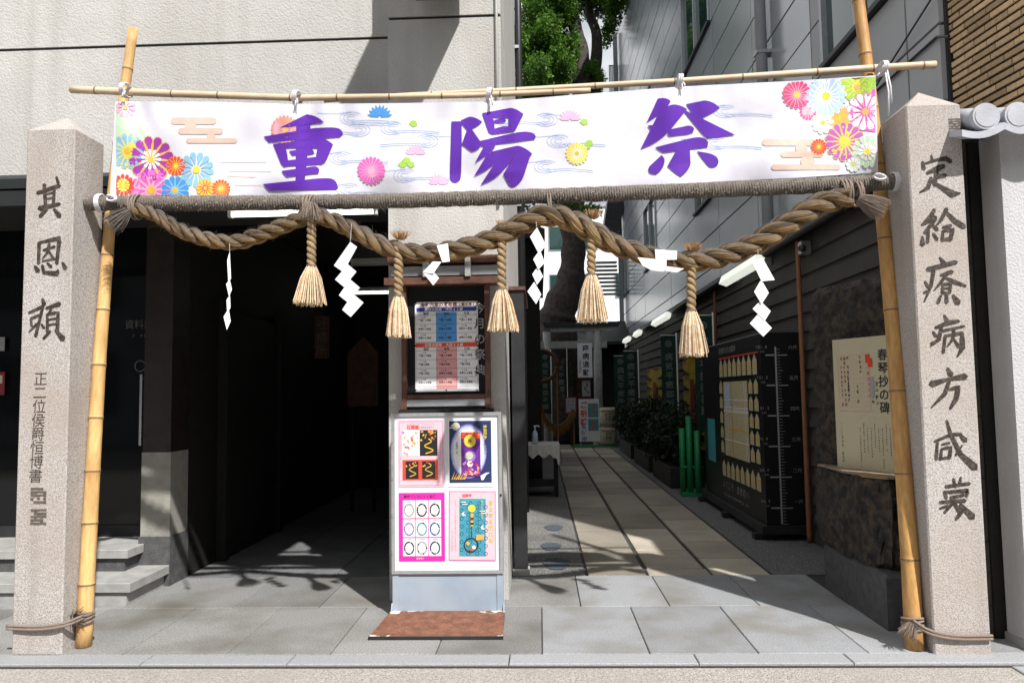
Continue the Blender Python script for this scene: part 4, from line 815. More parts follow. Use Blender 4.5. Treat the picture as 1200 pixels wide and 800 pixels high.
def poster(x0, y0, x1, y1, m, label, tilt=0):
    a = M_(x0, y0); c = M_(x1, y1); pm = MB(); o = Vector((math.cos(tilt), 0, math.sin(tilt))); e = Vector((math.sin(tilt), 0, -math.cos(tilt)))
    P = Panel(MP.p(a[0], a[1], .8), o, e, (0, -1, 0)); w, h = c[0]-a[0], c[1]-a[1]
    n = 6
    for i in range(n):
        for j in range(n):
            q = [P.p(w*i/n, h*j/n), P.p(w*i/n, h*(j+1)/n), P.p(w*(i+1)/n, h*(j+1)/n), P.p(w*(i+1)/n, h*j/n)]; pm.quad(*q)
    ob = pm.build('poster', m, NS); ob['label'] = label; return P, w, h, ob
ML2 = ML
# 1 pink maple and dragon poster
P, w, h, ob = poster(58, 80, 266, 380, 'p_paleposter', 'pale pink poster with four gold and maple pictures'); m = MB()
P.frame(m, .008, .01, w-.008, h-.01, .002, MI['p_pink'], 2); P.rect(m, .03, .07, .148, .245, MI['p_white'], 2); P.rect(m, .15, .07, .272, .245, MI['p_black'], 2)
P.rect(m, .03, .272, .272, .41, MI['p_red'], 2); P.rect(m, .052, .282, .14, .40, MI['p_black'], 3); P.rect(m, .165, .282, .255, .40, MI['p_black'], 3)
P.text(m, '紅葉龍', .075, .05, .028, MI['p_red'], 3, bold=.02); P.text(m, '(もみじりゅう)', .15, .05, .017, MI['p_ink'], 3, sx=.8)
P.scribble(m, .06, .028, 16, .012, MI['p_pink'], 3, vert=False); P.scribble(m, .018, .1, 20, .012, MI['p_grey'], 3); P.scribble(m, .29, .1, 16, .012, MI['p_grey'], 3)
def maple(P, m, x, y, s_, col, k):
    pts = []
    for i in range(10): a = -math.pi/2+2*math.pi*i/10; rr = s_*(1 if i % 2 == 0 else .4); pts.append((x+rr*math.cos(a), y+rr*math.sin(a)))
    P.poly(m, pts, MI[col], k)
for i in range(26): maple(P, m, random.uniform(.035, .14), random.uniform(.08, .235), random.uniform(.006, .014), random.choice(['p_pink', 'p_orange', 'p_red', 'p_lpink', 'p_gold']), 3+.05*i)
for i in range(30): maple(P, m, random.uniform(.16, .265), .075+abs(random.gauss(0, .035)), random.uniform(.005, .012), random.choice(['p_red', 'p_gold', 'p_orange']), 3+.05*i)
def coil_line(P, m, cx, cy, sx, sy, turns, col, w_, k, n=46):
    pts = [(cx+sx*math.sin(turns*2*math.pi*i/n)*(.5+.5*i/n), cy-sy+2*sy*i/n) for i in range(n+1)]
    for i in range(n):
        (x0, y0), (x1, y1) = pts[i], pts[i+1]; d = math.hypot(x1-x0, y1-y0) or 1; a, c = -(y1-y0)/d*w_, (x1-x0)/d*w_
        P.poly(m, [(x0+a, y0+c), (x1+a, y1+c), (x1-a, y1-c), (x0-a, y0-c)][::-1], MI[col], k)
coil_line(P, m, .21, .18, .035, .05, 1.6, 'p_gold', .004, 5); coil_line(P, m, .097, .34, .028, .045, 1.6, 'p_gold', .003, 5); coil_line(P, m, .21, .34, .03, .045, 1.6, 'p_gold', .003, 5)
for i in range(16): maple(P, m, random.choice([random.uniform(.055, .135), random.uniform(.17, .25)]), random.uniform(.287, .32), random.uniform(.004, .009), random.choice(['p_gold', 'p_orange', 'p_red', 'p_green']), 5.5+.05*i)
m.build('print', ML2, ob)
# 2 navy moon poster
P, w, h, ob = poster(285, 82, 488, 382, 'p_white', 'navy poster with a glowing moon picture and yellow title'); m = MB()
P.rect(m, .008, .008, w-.012, h-.028, MI['p_navy'], 2); P.disc(m, .14, .215, .125, MI['p_lilac'], 3, 26, .185); P.disc(m, .14, .215, .118, MI['p_pblue'], 4, 26, .172); P.disc(m, .14, .215, .105, MI['p_white'], 4.6, 26, .155)
P.rect(m, .09, .085, .222, .385, MI['p_violet'], 6); P.rect(m, .09, .085, .222, .13, MI['p_red'], 7); P.disc(m, .15, .145, .042, MI['p_yellow'], 8); P.disc(m, .15, .14, .014, MI['p_gold'], 9)
P.disc(m, .15, .25, .04, MI['p_lilac'], 7.5, 8); P.disc(m, .145, .245, .028, MI['p_cream'], 8, 7); P.disc(m, .15, .30, .022, MI['p_white'], 8.5, 6); P.text(m, '月', .15, .145, .03, MI['p_ink'], 10)
for i in range(34): maple(P, m, random.uniform(.10, .215), .375-abs(random.gauss(0, .04)), random.uniform(.006, .014), random.choice(['p_red', 'p_orange', 'p_lpink']), 9+.05*i)
for i in range(12): maple(P, m, random.uniform(.10, .215), random.uniform(.09, .13), .008, random.choice(['p_orange', 'p_maroon']), 9+.05*i)
P.disc(m, .055, .045, .028, MI['p_cream'], 3); P.rect(m, .01, .05, .06, .056, MI['p_white'], 4); P.rect(m, .02, .035, .05, .04, MI['p_white'], 4)
P.text(m, '特別御守', .255, .05, .024, MI['p_yellow'], 6, vert=True, bold=.02); P.text(m, '重陽お守り', .255, .15, .02, MI['p_navy'], 6, vert=True); P.text(m, '初穂料一体', .06, .16, .016, MI['p_ink'], 6, vert=True); P.scribble(m, .035, .18, 10, .014, MI['p_pblue'], 6)
for i in range(7): P.poly(m, [(.02+.014*i, .405), (.03+.014*i, .405), (.05+.016*i, .34+.01*(i % 3))], MI['p_gold'], 6+.1*i)
P.poly(m, [(.22, .38), (.26, .36), (.285, .36), (.26, .375), (.24, .41), (.225, .41)], MI['p_white'], 6)
m.build('print', ML2, ob)
# 3 hot pink bracelets
P, w, h, ob = poster(60, 406, 267, 708, 'p_hotpink', 'hot pink poster with nine bead bracelets in a grid'); m = MB()
P.text(m, '御守ブレスレット各種', .045, .024, .022, MI['p_ink'], 3, bold=.01); P.text(m, '各色有り', .125, .44, .014, MI['p_white'], 3)
bc = ['p_grey', 'p_black', 'p_black', 'p_lilac', 'p_teal', 'p_band', 'p_ink', 'p_grey', 'p_navy']
for i in range(3):
    for j in range(3):
        x0, y0 = .028+.0885*i, .05+.127*j; P.rect(m, x0, y0, x0+.084, y0+.12, MI['p_white'], 2)
        for q in range(20):
            a = 2*math.pi*q/20; P.disc(m, x0+.042+.031*math.cos(a), y0+.066+.04*math.sin(a), .0062, MI[bc[j*3+i] if q % 4 else random.choice(['p_grey', 'p_black', 'p_teal'])], 3+.02*q, 7)
        P.rect(m, x0+.03, y0+.006, x0+.06, y0+.011, MI['p_grey'], 3)
m.build('print', ML2, ob)
# 4 teal charm
P, w, h, ob = poster(288, 400, 497, 705, 'p_paleposter', 'pink sleeved poster with a hanging charm on teal waves', -.012); m = MB()
P.frame(m, 0, 0, w, h, .004, MI['p_pink'], 2); P.rect(m, .07, .05, .25, .435, MI['p_teal'], 2)
for j in range(14):
    for i in range(6): P.ring(m, .086+.03*i+(.015 if j % 2 else 0), .08+.026*j, .013, .003, MI['p_sky' if (i+j) % 2 else 'p_navy'], 3+.02*(j % 2), 8)
P.disc(m, .155, .115, .026, MI['p_yellow'], 4.5); P.rect(m, .148, .15, .166, .235, MI['p_gold'], 4.5); P.rect(m, .146, .175, .168, .195, MI['p_maroon'], 5); P.rect(m, .146, .21, .168, .225, MI['p_ink'], 5)
P.rect(m, .152, .235, .156, .31, MI['p_ink'], 4.6); P.ring(m, .15, .36, .05, .008, MI['p_ink'], 5); P.disc(m, .13, .35, .012, MI['p_gold'], 5.5); P.disc(m, .17, .375, .013, MI['p_white'], 5.6); P.disc(m, .15, .39, .01, MI['p_red'], 5.7); P.poly(m, [(.19, .29), (.24, .29), (.235, .325), (.18, .33)], MI['p_orange'], 5)
for (x, y) in ((.085, .15), (.215, .24)): P.poly(m, [(x, y), (x+.02, y-.016), (x+.016, y+.004), (x+.035, y+.014), (x+.008, y+.016)], MI['p_white'], 5.2)
for (x, y) in ((.08, .07), (.09, .085), (.21, .13), (.22, .145)): P.rect(m, x, y, x+.035, y+.006, MI['p_white'], 5.3)
P.text(m, '結梨守', .1, .028, .022, MI['p_red'], 4, bold=.02); P.text(m, 'きらきら揺れる', .285, .075, .034, MI['p_yellow'], 4, vert=True, bold=.02, step=.042); P.text(m, 'あなたを見守る', .225, .07, .018, MI['p_yellow'], 6, vert=True); P.scribble(m, .045, .06, 22, .0155, MI['p_grey'], 4); P.scribble(m, .022, .25, 11, .0155, MI['p_grey'], 4)
m.build('print', ML2, ob)

# notice case on the pier
NC = thing('notice_case', 'brown wooden notice case on the pier with a white year table', 'notice board', (-.69, 5.47, 1.4)); Z0, Z1 = at(500, 476, 5.42).z, at(500, 334, 5.42).z; xa, xb = at(471, 400, 5.42).x, at(574, 400, 5.42).x
part('back_board', 'blackboard', NC, (xa+.02, xb-.02, 5.47, 5.495, Z0+.05, Z1-.01))
for q in ((xa, xa+.035), (xb-.035, xb)): part('side_rail', 'wood_brown', NC, (*q, 5.40, 5.50, Z0-.02, Z1-.005))
part('bottom_rail', 'wood_brown', NC, (xa+.035, xb-.035, 5.405, 5.50, Z0+.055, Z0+.085)); part('ledge', 'wood_dark', NC, (xa-.02, xb+.02, 5.38, 5.50, Z0-.05, Z0-.022)); part('track', 'alu', NC, (xa+.035, xb-.035, 5.415, 5.49, Z0+.0, Z0+.05))
rf = part('canopy_beam', 'wood_brown', NC, (at(450, 340, 5.36).x, at(592, 340, 5.36).x-.02, 5.36, 5.50, Z1-.002, Z1+.05)); za = Z1+.05
part('canopy_rail', 'wood_brown', NC, (xa-.1, xb+.1, 5.38, 5.50, za+.11, za+.16)); part('lamp_trough', 'alu', NC, (xa-.08, xb+.08, 5.42, 5.5, za+.02, za+.09))
for xx in (xa+.17, xb-.17): part('bracket', 'stone_grey', NC, (xx, xx+.04, 5.34, 5.40, za+.0, za+.14))
tl, br = at(486, 354, 5.455), at(561, 458, 5.455); w, h = br.x-tl.x, tl.z-br.z
P = Panel((tl.x, 5.462, tl.z), (1, 0, 0), (0, 0, -1), (0, -1, 0)); m = MB(); P.rect(m, 0, 0, w, h, 0); pp = m.build('year_table', 'paper', NC); m = MB()
P.text(m, '令和六年の厄年表', .06, .022, .034, MI['p_maroon'], 3, bold=.02); P.text(m, '(数え年)', .335, .022, .026, MI['p_maroon'], 3, bold=.02)
P.rect(m, .012, .042, w-.012, .072, MI['p_band'], 2); P.text(m, '男性の厄年　大厄42歳', .085, .057, .026, MI['p_white'], 3, bold=.02); yr = .305; P.rect(m, .005, yr, w-.005, yr+.032, MI['p_red'], 2); P.text(m, '女性の厄年　大厄33歳', .085, yr+.016, .026, MI['p_white'], 3, bold=.02)
cw = (w-.014)/3
P.rect(m, .007+cw, .078, .007+2*cw, .298, MI['p_sky'], 2); P.rect(m, .007+cw, yr+.035, .007+2*cw, h-.02, MI['p_rose'], 2)
men = [('24', '平成13年生'), ('25', '平成12年生'), ('26', '平成11年生'), ('41', '昭和59年生'), ('42', '昭和58年生'), ('43', '昭和57年生'), ('60', '昭和40年生'), ('61', '昭和39年生'), ('62', '昭和38年生')]
wom = [('18', '平成19年生'), ('19', '平成18年生'), ('20', '平成17年生'), ('32', '平成5年生'), ('33', '平成4年生'), ('34', '平成3年生'), ('36', '平成1年生'), ('37', '昭和63年生'), ('38', '昭和62年生'), ('60', '昭和40年生'), ('61', '昭和39年生'), ('62', '昭和38年生')]
def table(yy, rows_, data, rh):
    for i, t in enumerate(('前厄', '本厄', '後厄')): P.text(m, t, .007+cw*(i+.5)-.01, yy+.012, .02, MI['p_ink'], 4, bold=.02)
    for r in range(rows_+1): P.rect(m, .007, yy+.024+r*rh-.0008, w-.007, yy+.024+r*rh+.0008, MI['p_ink'], 5)
    for i, (ag, t) in enumerate(data):
        r, c_ = divmod(i, 3); x0 = .007+cw*c_; P.text(m, ag+'歳', x0+.04, yy+.024+rh*r+.014, .014, MI['p_ink'], 4); P.text(m, t, x0+.028, yy+.024+rh*r+.036, .0175, MI['p_ink'], 4, bold=.025, sx=.9)
    for i in range(4): P.rect(m, .0065+cw*i, yy, .0075+cw*i, yy+.024+rows_*rh, MI['p_ink'], 6)
table(.076, 3, men, .066); table(yr+.034, 4, wom, .0655)
m.build('print', ML2, pp)
m = MB(); P.text(m, '今月の祭典', w+.012, .05, .085, 0, 1, vert=True, bold=.01, step=.115); m.build('white_lettering', 'p_grey', NC)
for (px, py) in ((487, 355), (523, 355), (559, 355), (487, 457), (523, 457), (559, 457), (487, 405), (560, 405)): c = at(px, py, 5.455); b = MB(); b.tube([(c.x, 5.45, c.z), (c.x, 5.46, c.z)], .006, 8); b.build('pin', 'blackboard', NC)

# ================================================================== CORRIDOR
GT = thing('gate_leaf', 'black steel gate standing open against the passage corner', 'gate', (-.18, 6.3, 0)); part('post', 'dark_steel', GT, (-.235, -.125, 6.22, 6.32, 0.02, 2.36)); part('foot', 'stone_grey', GT, (-.25, -.11, 6.20, 6.34, 0, .05)); part('leaf', 'wood_dark', GT, (-.22, -.18, 6.32, 7.6, .08, 2.3)); part('cap', 'wood_brown', GT, (-.25, -.11, 6.20, 7.62, 2.36, 2.39))
TBt = thing('cloth_table', 'small wooden table with a pale lace cloth beside the corridor', 'table', (0, 11, 0))
part('top', 'wood_dark', TBt, (-.35, .25, 10.75, 11.5, .70, .735))
for xx in (-.33, .19):
    for yy in (10.77, 11.44): part('leg', 'wood_dark', TBt, (xx, xx+.05, yy, yy+.05, 0, .70))
part('shelf', 'wood_dark', TBt, (-.33, .24, 10.80, 11.45, .15, .18))
b = MB(); b.box(-.37, .27, 10.72, 11.52, .737, .742); vs = []; n = 24
for i in range(n): 
    x0, x1 = -.37+.64*i/n, -.37+.64*(i+1)/n; d = lambda x: .16+.03*math.sin(x*40)+(.14 if x > .22 else 0); b.quad((x0, 10.715+.01*math.sin(x0*60), .742-d(x0)), (x1, 10.715+.01*math.sin(x1*60), .742-d(x1)), (x1, 10.72, .742), (x0, 10.72, .742))
for i in range(n): y0, y1 = 10.72+.8*i/n, 10.72+.8*(i+1)/n; b.quad((.285+.012*math.sin(y0*40), y0, .48), (.285+.012*math.sin(y1*40), y1, .48), (.27, y1, .742), (.27, y0, .742))
tag(b.build('table_cloth', 'lace'), 'pale lace cloth draped over the small corridor table', 'tablecloth')
c = Vector((-.085, 10.95, .743)); sb = thing('sanitizer_bottle', 'clear pump bottle of hand sanitizer on the lace cloth', 'bottle', c); b = MB(); b.tube([c, c+Vector((0, 0, .15)), c+Vector((0, 0, .18)), c+Vector((0, 0, .2))], [.042, .042, .03, .016], 16); b.build('bottle', 'soap_blue', sb, True)
b = MB(); b.tube([c+Vector((0, 0, .2)), c+Vector((0, 0, .26))], .012, 10); b.tube([c+Vector((-.02, 0, .262)), c+Vector((.05, 0, .265)), c+Vector((.065, 0, .25))], .01, 8); b.build('pump', 'paper', sb, True)
# dark wooden hall on the left
WH = thing('wooden_hall', 'dark wooden side hall with tiled roof beyond the open gate', 'building', (-1.5, 15, 0)); part('wall', 'wood_dark', WH, (-4, .0, 12, 19, 0, 4.0)); 
for k in range(14): part('batten', 'wood_dark', WH, (0, .02, 12.2+.5*k, 12.24+.5*k, 0, 4.0))
b = MB(); b.prism([(.12, 11.7, 3.95), (.12, 11.7, 4.1), (-2, 11.7, 5.0), (-4.3, 11.7, 4.1), (-4.3, 11.7, 3.95)], (0, 7.6, 0)); b.build('roof', 'dark_steel', WH)
part('lattice_door', 'wood_brown', WH, (-1.6, -.2, 11.97, 12.0, 0, 2.2))
# rock monument
from mathutils import noise as mn
RM = thing('rock_monument', 'dark rough stone monument on a hewn base beside the bamboo upright', 'monument', (2.35, 5.3, 0))
b = MB(); b.box(2.12, 2.62, 4.77, 5.78, 0, .335, ch=.02); b.build('base_stone', 'dark_granite', RM)
def loft(polys, m, par, name, amp, seed, per=64):
    vs = []; fs = []
    for z, pg in polys:
        L = [0]; n = len(pg)
        for i in range(n): L.append(L[-1]+math.dist(pg[i], pg[(i+1) % n]))
        for k in range(per):
            s_ = L[-1]*k/per; i = max(j for j in range(n) if L[j] <= s_+1e-9); t = (s_-L[i])/(L[i+1]-L[i]); a, c_ = pg[i], pg[(i+1) % n]; x, y = a[0]+(c_[0]-a[0])*t, a[1]+(c_[1]-a[1])*t
            v = Vector((x*5+seed, y*5, z*4)); d = mn.noise(v)*amp+mn.noise(v*3.1)*amp*.5+mn.noise(v*8)*amp*.3-amp*.35; cx = sum(p[0] for p in pg)/n; cy = sum(p[1] for p in pg)/n; dr = Vector((x-cx, y-cy, 0)).normalized(); vs.append((x+dr.x*d, y+dr.y*d, z+mn.noise(v*1.3)*amp*.4))
    m_ = len(polys)
    for j in range(m_-1):
        for k in range(per): q = (k+1) % per; fs.append((j*per+k, j*per+q, (j+1)*per+q, (j+1)*per+k))
    fs += [tuple(range(per-1, -1, -1)), tuple((m_-1)*per+k for k in range(per))]
    bb = MB(); bb.add(vs, fs); return bb.build(name, m, par)
lo = [(2.09, 5.85), (2.07, 5.4), (2.09, 5.0), (2.20, 4.82), (2.6, 4.82), (2.62, 5.9)]; up = [(2.12, 5.86), (2.20, 5.60), (2.45, 5.04), (2.62, 4.98), (2.63, 5.9)]
def scl(pg, s_, o=(0, 0)): cx = sum(p[0] for p in pg)/len(pg); cy = sum(p[1] for p in pg)/len(pg); return [(min(cx+(p[0]-cx)*s_+o[0], 2.63), cy+(p[1]-cy)*s_+o[1]) for p in pg]
loft([(.34, scl(lo, .88)), (.37, scl(lo, .93)), (.43, scl(lo, .95)), (.5, scl(lo, .99)), (.56, scl(lo, .97)), (.62, scl(lo, 1.0)), (.68, scl(lo, 1.02)), (.74, lo), (.79, scl(lo, 1.02)), (.83, lo), (.88, scl(lo, .99)), (.905, scl(lo, .95))], 'rock', RM, 'lower_boulder', .05, 3, 130)
loft([(.912, scl(lo, .93)), (.925, scl(lo, .9))], 'rock_cut', RM, 'ledge', .014, 5)
loft([(.93, up)]+[(.93+.06*k, up) for k in range(1, 16)]+[(1.88, up), (1.92, scl(up, 1.04)), (1.97, scl(up, 1.08)), (2.03, scl(up, 1.03)), (2.13, scl(up, 1.0)), (2.22, scl(up, .95)), (2.27, scl(up, .82))], 'rock', RM, 'upper_boulder', .036, 9, 130)
pf, pn = Vector((2.16, 5.55, 0)), Vector((2.39, 5.0, 0)); e = (pn-pf).normalized(); nn = Vector((e.y, -e.x, 0)); 
if nn.x > 0: nn = -nn
b = MB(); b.obox(pf+Vector((0, 0, .915)), e*(pn-pf).length, -nn*.03, (0, 0, .935)); pt_ = b.build('inscription_plate', 'plate', RM)
P = Panel(pf+Vector((0, 0, 1.85)), e, (0, 0, -1), nn); m = MB(); w = (pn-pf).length
P.text(m, '春琴抄の碑', w-.15, .13, .085, MI['p_ink'], 2, vert=True, bold=.015, step=.09); P.scribble(m, w-.21, .27, 5, .045, MI['p_ink']); P.scribble(m, w-.245, .36, 3, .04, MI['p_ink'])
P.frame(m, .045, .12, .33, .52, .003, MI['p_rose'], 1.5)
for i in range(1, 10): P.rect(m, .045+.0285*i, .125, .046+.0285*i, .515, MI['p_rose'], 1.2)
for j in range(1, 12): P.rect(m, .048, .12+.033*j, .327, .121+.033*j, MI['p_rose'], 1.4)
for i, n in ((0, 11), (1, 11), (2, 10)): P.scribble(m, .078+.03*i, .13, n, .033, MI['p_maroon' if i < 2 else 'p_ink'])
for (x, y, n) in ((.25, .13, 4), (.22, .3, 6), (.14, .28, 3)): P.scribble(m, x, y, n, .034, MI['p_ink'])
P.rect(m, .30, .12, .34, .18, MI['p_red'], 3); P.rect(m, .32, .15, .36, .21, MI['p_red'], 3.3); P.rect(m, .33, .28, .365, .42, MI['p_grey'], 3); P.scribble(m, .32, .24, 5, .04, MI['p_red'])
for i in range(11): P.scribble(m, w-.05-.032*i, .6+(.03 if i % 3 else 0), random.randint(9, 15), .019, MI['p_ink'])
P.scribble(m, .055, .6, 8, .016, MI['p_grey']); P.scribble(m, .06, .7, 7, .028, MI['p_ink'])
m.build('print', ML2, pt_)['kind'] = 'stuff'
# map cabinet
MC = thing('map_cabinet', 'black display cabinet with illuminated town map and a white ruler', 'display cabinet', (2.4, 8.9, 0)); part('cabinet', 'blackboard', MC, (2.24, 2.62, 7.6, 10.3, .14, 2.07), ch=.01); part('plinth', 'dark_steel', MC, (2.18, 2.62, 7.55, 10.35, .06, .14))
for yy in (7.62, 8.9, 10.2): part('foot', 'dark_steel', MC, (2.12, 2.3, yy, yy+.1, 0, .06))
P = Panel((2.24, 10.3, 2.07), (0, -1, 0), (0, 0, -1), (-1, 0, 0)); m = MB()
P.rect(m, 1.12, .48, 2.18, 1.36, MI['p_map'], 2)
for i in range(9): yy = .52+random.uniform(0, .8); P.rect(m, 1.12, yy, 2.18, yy+random.choice([.008, .012]), MI['p_gold' if i % 4 == 0 else 'p_white'], 3+.1*i)
for i in range(8): xx = 1.16+random.uniform(0, .98); P.rect(m, xx, .48, xx+random.choice([.008, .014]), 1.36, MI['p_gold' if i % 4 == 0 else 'p_white'], 4+.1*i)
P.rect(m, 1.2, .5, 1.4, .78, MI['p_pblue'], 2.5)
def house(x, y, s_, sy): P.poly(m, [(x, y+.35*sy), (x+s_/2, y), (x+s_, y+.35*sy), (x+s_, y+sy), (x, y+sy)], MI['p_map'], 3); P.rect(m, x+.2*s_, y+.45*sy, x+.8*s_, y+.55*sy, MI['p_gold'], 4); P.rect(m, x+.2*s_, y+.65*sy, x+.8*s_, y+.72*sy, MI['p_gold'], 4)
for i in range(8): house(.96+.205*i, .20, .165, .22); house(.96+.205*i, 1.42, .165, .2)
for j in range(5): house(.93, .46+.18*j, .15, .16); house(2.22, .46+.18*j, .15, .16); house(2.42, .46+.18*j, .15, .16)
P.rect(m, .95, .185, 2.6, .2, MI['p_red'], 2); P.text(m, '道修町まちの案内', 1.0, .1, .085, MI['p_grey'], 2, step=.1); P.text(m, 'ようこそ　道修町へ', 1.0, 1.72, .1, MI['p_grey'], 2, step=.13); P.rect(m, .2, .95, .62, 1.5, MI['p_teal'], 2)
P.scribble(m, 1.0, 1.84, 18, .06, MI['p_grey'], 2, vert=False); m.build('map_print', ML2, MC)
m = MB(); a, c = at(909, 406, 7.598), at(905, 614, 7.598); xr = a.x-.005; m.box(xr-.008, xr+.008, 7.5955, 7.5985, c.z, a.z)
z = c.z; k = 0
while z < a.z:
    big = k % 10 == 5; L = .10 if big else (.05 if k % 5 == 0 else .03); m.box(xr+.014, xr+.014+L, 7.5955, 7.5985, z, z+(.010 if big else .004))
    if big: m.box(xr-.10, xr-.014, 7.5955, 7.5985, z, z+.014)
    z += (a.z-c.z)/58; k += 1
P = Panel((xr, 7.5985, a.z), (1, 0, 0), (0, 0, -1), (0, -1, 0))
for i, t in enumerate(('六尺', '五尺', '四尺', '三尺', '二尺', '一尺')): P.text(m, t, .15, .01+.308*i, .045, 0, 2); P.text(m, ('181.8', '151.5', '121.2', '90.9', '60.6', '30.3')[i], -.19, .0+.308*i, .04, 0, 2, step=.024); P.text(m, 'cm', -.15, .045+.308*i, .035, 0, 2, step=.024)
m.build('ruler_marks', 'p_grey', MC)
# wall lamps, thin bamboos, camera
for (y0, y1, lb) in ((9.9, 8.3, 'long white wall lamp above the black map cabinet'), (16.0, 14.2, 'white wall lamp over the yellow banners of the corridor'), (21.6, 20.4, 'small white wall lamp at the torii end of the siding wall'), (19.2, 18.2, 'white wall lamp over the green flags near the torii')):
    t = thing('wall_lamp', lb, 'lamp', (2.5, y1, 2.95), 'white lamps along the siding wall'); b = MB(); b.prism([(2.40, y1, 2.90), (2.50, y1, 2.86), (2.54, y1, 2.98), (2.44, y1, 3.0)], (0, y0-y1, 0)); b.build('diffuser', 'lamp_glow', t); part('mount', 'alu', t, (2.54, 2.636, y1+.1, y1+.16, 2.9, 2.98), (2.54, 2.636, y0-.16, y0-.1, 2.9, 2.98))
bamboo('bamboo_stake', 'thin reddish bamboo fixed upright beside the black map cabinet', [(2.60, 7.45, 0), (2.60, 7.45, 2.98)], (.026, .022), [.12, .25, .38, .5, .62, .75, .88], 'bamboo_red'); bamboo('bamboo_stake', 'thin reddish bamboo fixed on the siding behind the map cabinet', [(2.60, 11.0, 0), (2.60, 11.0, 2.95)], (.024, .02), [.15, .33, .5, .68, .85], 'bamboo_red')
sc_ = thing('security_camera', 'small dark security camera under the eave of the siding wall', 'security camera', (2.6, 7.2, 2.8)); b = MB(); b.tube([(2.58, 7.25, 2.86), (2.50, 7.05, 2.82)], .035, 12); b.build('housing', 'dark_steel', sc_, True); part('mount', 'alu', sc_, (2.55, 2.64, 7.2, 7.3, 2.80, 2.92))
# flags
mat('flag_print', (.17, .19, .18), .8)
def nobori(x, y, z0, z1, w, label, text=True):
    t = thing('banner_flag', label, 'flag', (x, y, 0), 'dark green prayer flags'); b = MB(); b.tube([(x+w/2+.015, y, 0), (x+w/2+.015, y, z1+.06)], .012, 8); b.tube([(x-w/2, y, z1+.02), (x+w/2+.03, y, z1+.02)], .008, 6); b.build('pole', 'lamp_white', t, True)
    b = MB(); n = 10; ys = [y+.012*math.sin(i*1.3) for i in range(n+1)]
    for i in range(n): z_, zz = z1-(z1-z0)*i/n, z1-(z1-z0)*(i+1)/n; b.quad((x-w/2, ys[i+1], zz), (x+w/2, ys[i+1]+.01, zz), (x+w/2, ys[i]+.01, z_), (x-w/2, ys[i], z_))
    b.build('cloth', 'nobori', t); P = Panel((x-w/2, y-.018, z1), (1, 0, 0), (0, 0, -1), (0, -1, 0)); m = MB(); s_ = w*.55; P.ring(m, w/2, .13, w*.22, w*.07, 0, 2, 14); P.disc(m, w/2, .13, w*.09, 0, 2, 8); P.text(m, '病気平癒御祈願', w/2, .36, s_, 0, 2, vert=True, step=min(s_*1.15, (z1-z0-.45)/6.2), bold=.01); m.build('lettering', 'flag_print', t)
for (x, y, z0, z1, w, lb) in ((2.36, 10.75, .9, 2.55, .26, 'dark green prayer flag standing directly behind the map cabinet'), (2.28, 13.2, .8, 2.45, .26, 'dark green prayer flag between the two yellow banners'), (2.22, 18.2, .7, 2.45, .34, 'dark green prayer flag over the hedge near the torii'), (2.12, 19.6, .7, 2.4, .34, 'dark green prayer flag beside the sake barrels'), (.15, 20.6, .9, 2.6, .3, 'dark green prayer flag behind the golden straw garland'), (.62, 21.6, 1.0, 2.75, .32, 'dark green prayer flag between torii post and pale signs'), (-.2, 21.0, .8, 2.5, .3, 'dark green prayer flag against the wooden hall corner')): nobori(x, y, z0, z1, w, lb)
for (y0, y1, z0, z1, lb) in ((13.5, 11.7, .55, 2.05, 'yellow striped banner on the siding beside the map cabinet'), (18.0, 15.4, .75, 1.98, 'yellow striped banner on the siding above the hedge')):
    t = thing('yellow_banner', lb, 'banner', (2.6, y1, z0), 'yellow striped banners on the siding wall'); b = MB(); n = 14
    for i in range(n): ya, yb = y0+(y1-y0)*i/n, y0+(y1-y0)*(i+1)/n; b.quad((2.58+.02*math.sin(i), ya, z0), (2.58+.02*math.sin(i+1), yb, z0), (2.58+.02*math.sin(i+1), yb, z1), (2.58+.02*math.sin(i), ya, z1))
    b.build('cloth', 'tiger', t); P = Panel((2.555, y0, z1), (0, -1, 0), (0, 0, -1), (-1, 0, 0)); m = MB(); w = y0-y1; h = z1-z0
    for i in range(5):
        yy = .12*h+.18*h*i; P.poly(m, [(.06*w, yy), (.4*w, yy+.07*h), (.06*w, yy+.08*h)], 0, 1); P.poly(m, [(.94*w, yy), (.94*w, yy+.08*h), (.6*w, yy+.07*h)], 0, 1)
    P.poly(m, [(.42*w, .25*h), (.58*w, .25*h), (.62*w, .8*h), (.38*w, .8*h)], 1, 2); m.build('print', ['p_black', 'p_maroon'], t); b = MB(); b.tube([(2.575, y0+.05, z1+.01), (2.575, y1-.05, z1+.01)], .012, 8); b.build('rod', 'bamboo_red', t)
PB = thing('plastic_fence', 'three green plastic bamboo posts on a low foot', 'fence', (2.1, 10.9, 0))
for k, (dx, hh) in enumerate(((-.09, .95), (.0, 1.12), (.1, .92))): b = MB(); b.tube([(2.12+dx, 10.85-.06*k, .05), (2.12+dx, 10.85-.06*k, hh)], .042, 12); b.build('post', 'plastic_green', PB, True)
part('foot', 'plastic_green', PB, (1.98, 2.27, 10.7, 10.9, 0, .05)); b = MB(); b.tube([(2.0, 10.8, .4), (2.26, 10.8, .4)], .02, 8); b.build('rail', 'plastic_green', PB)
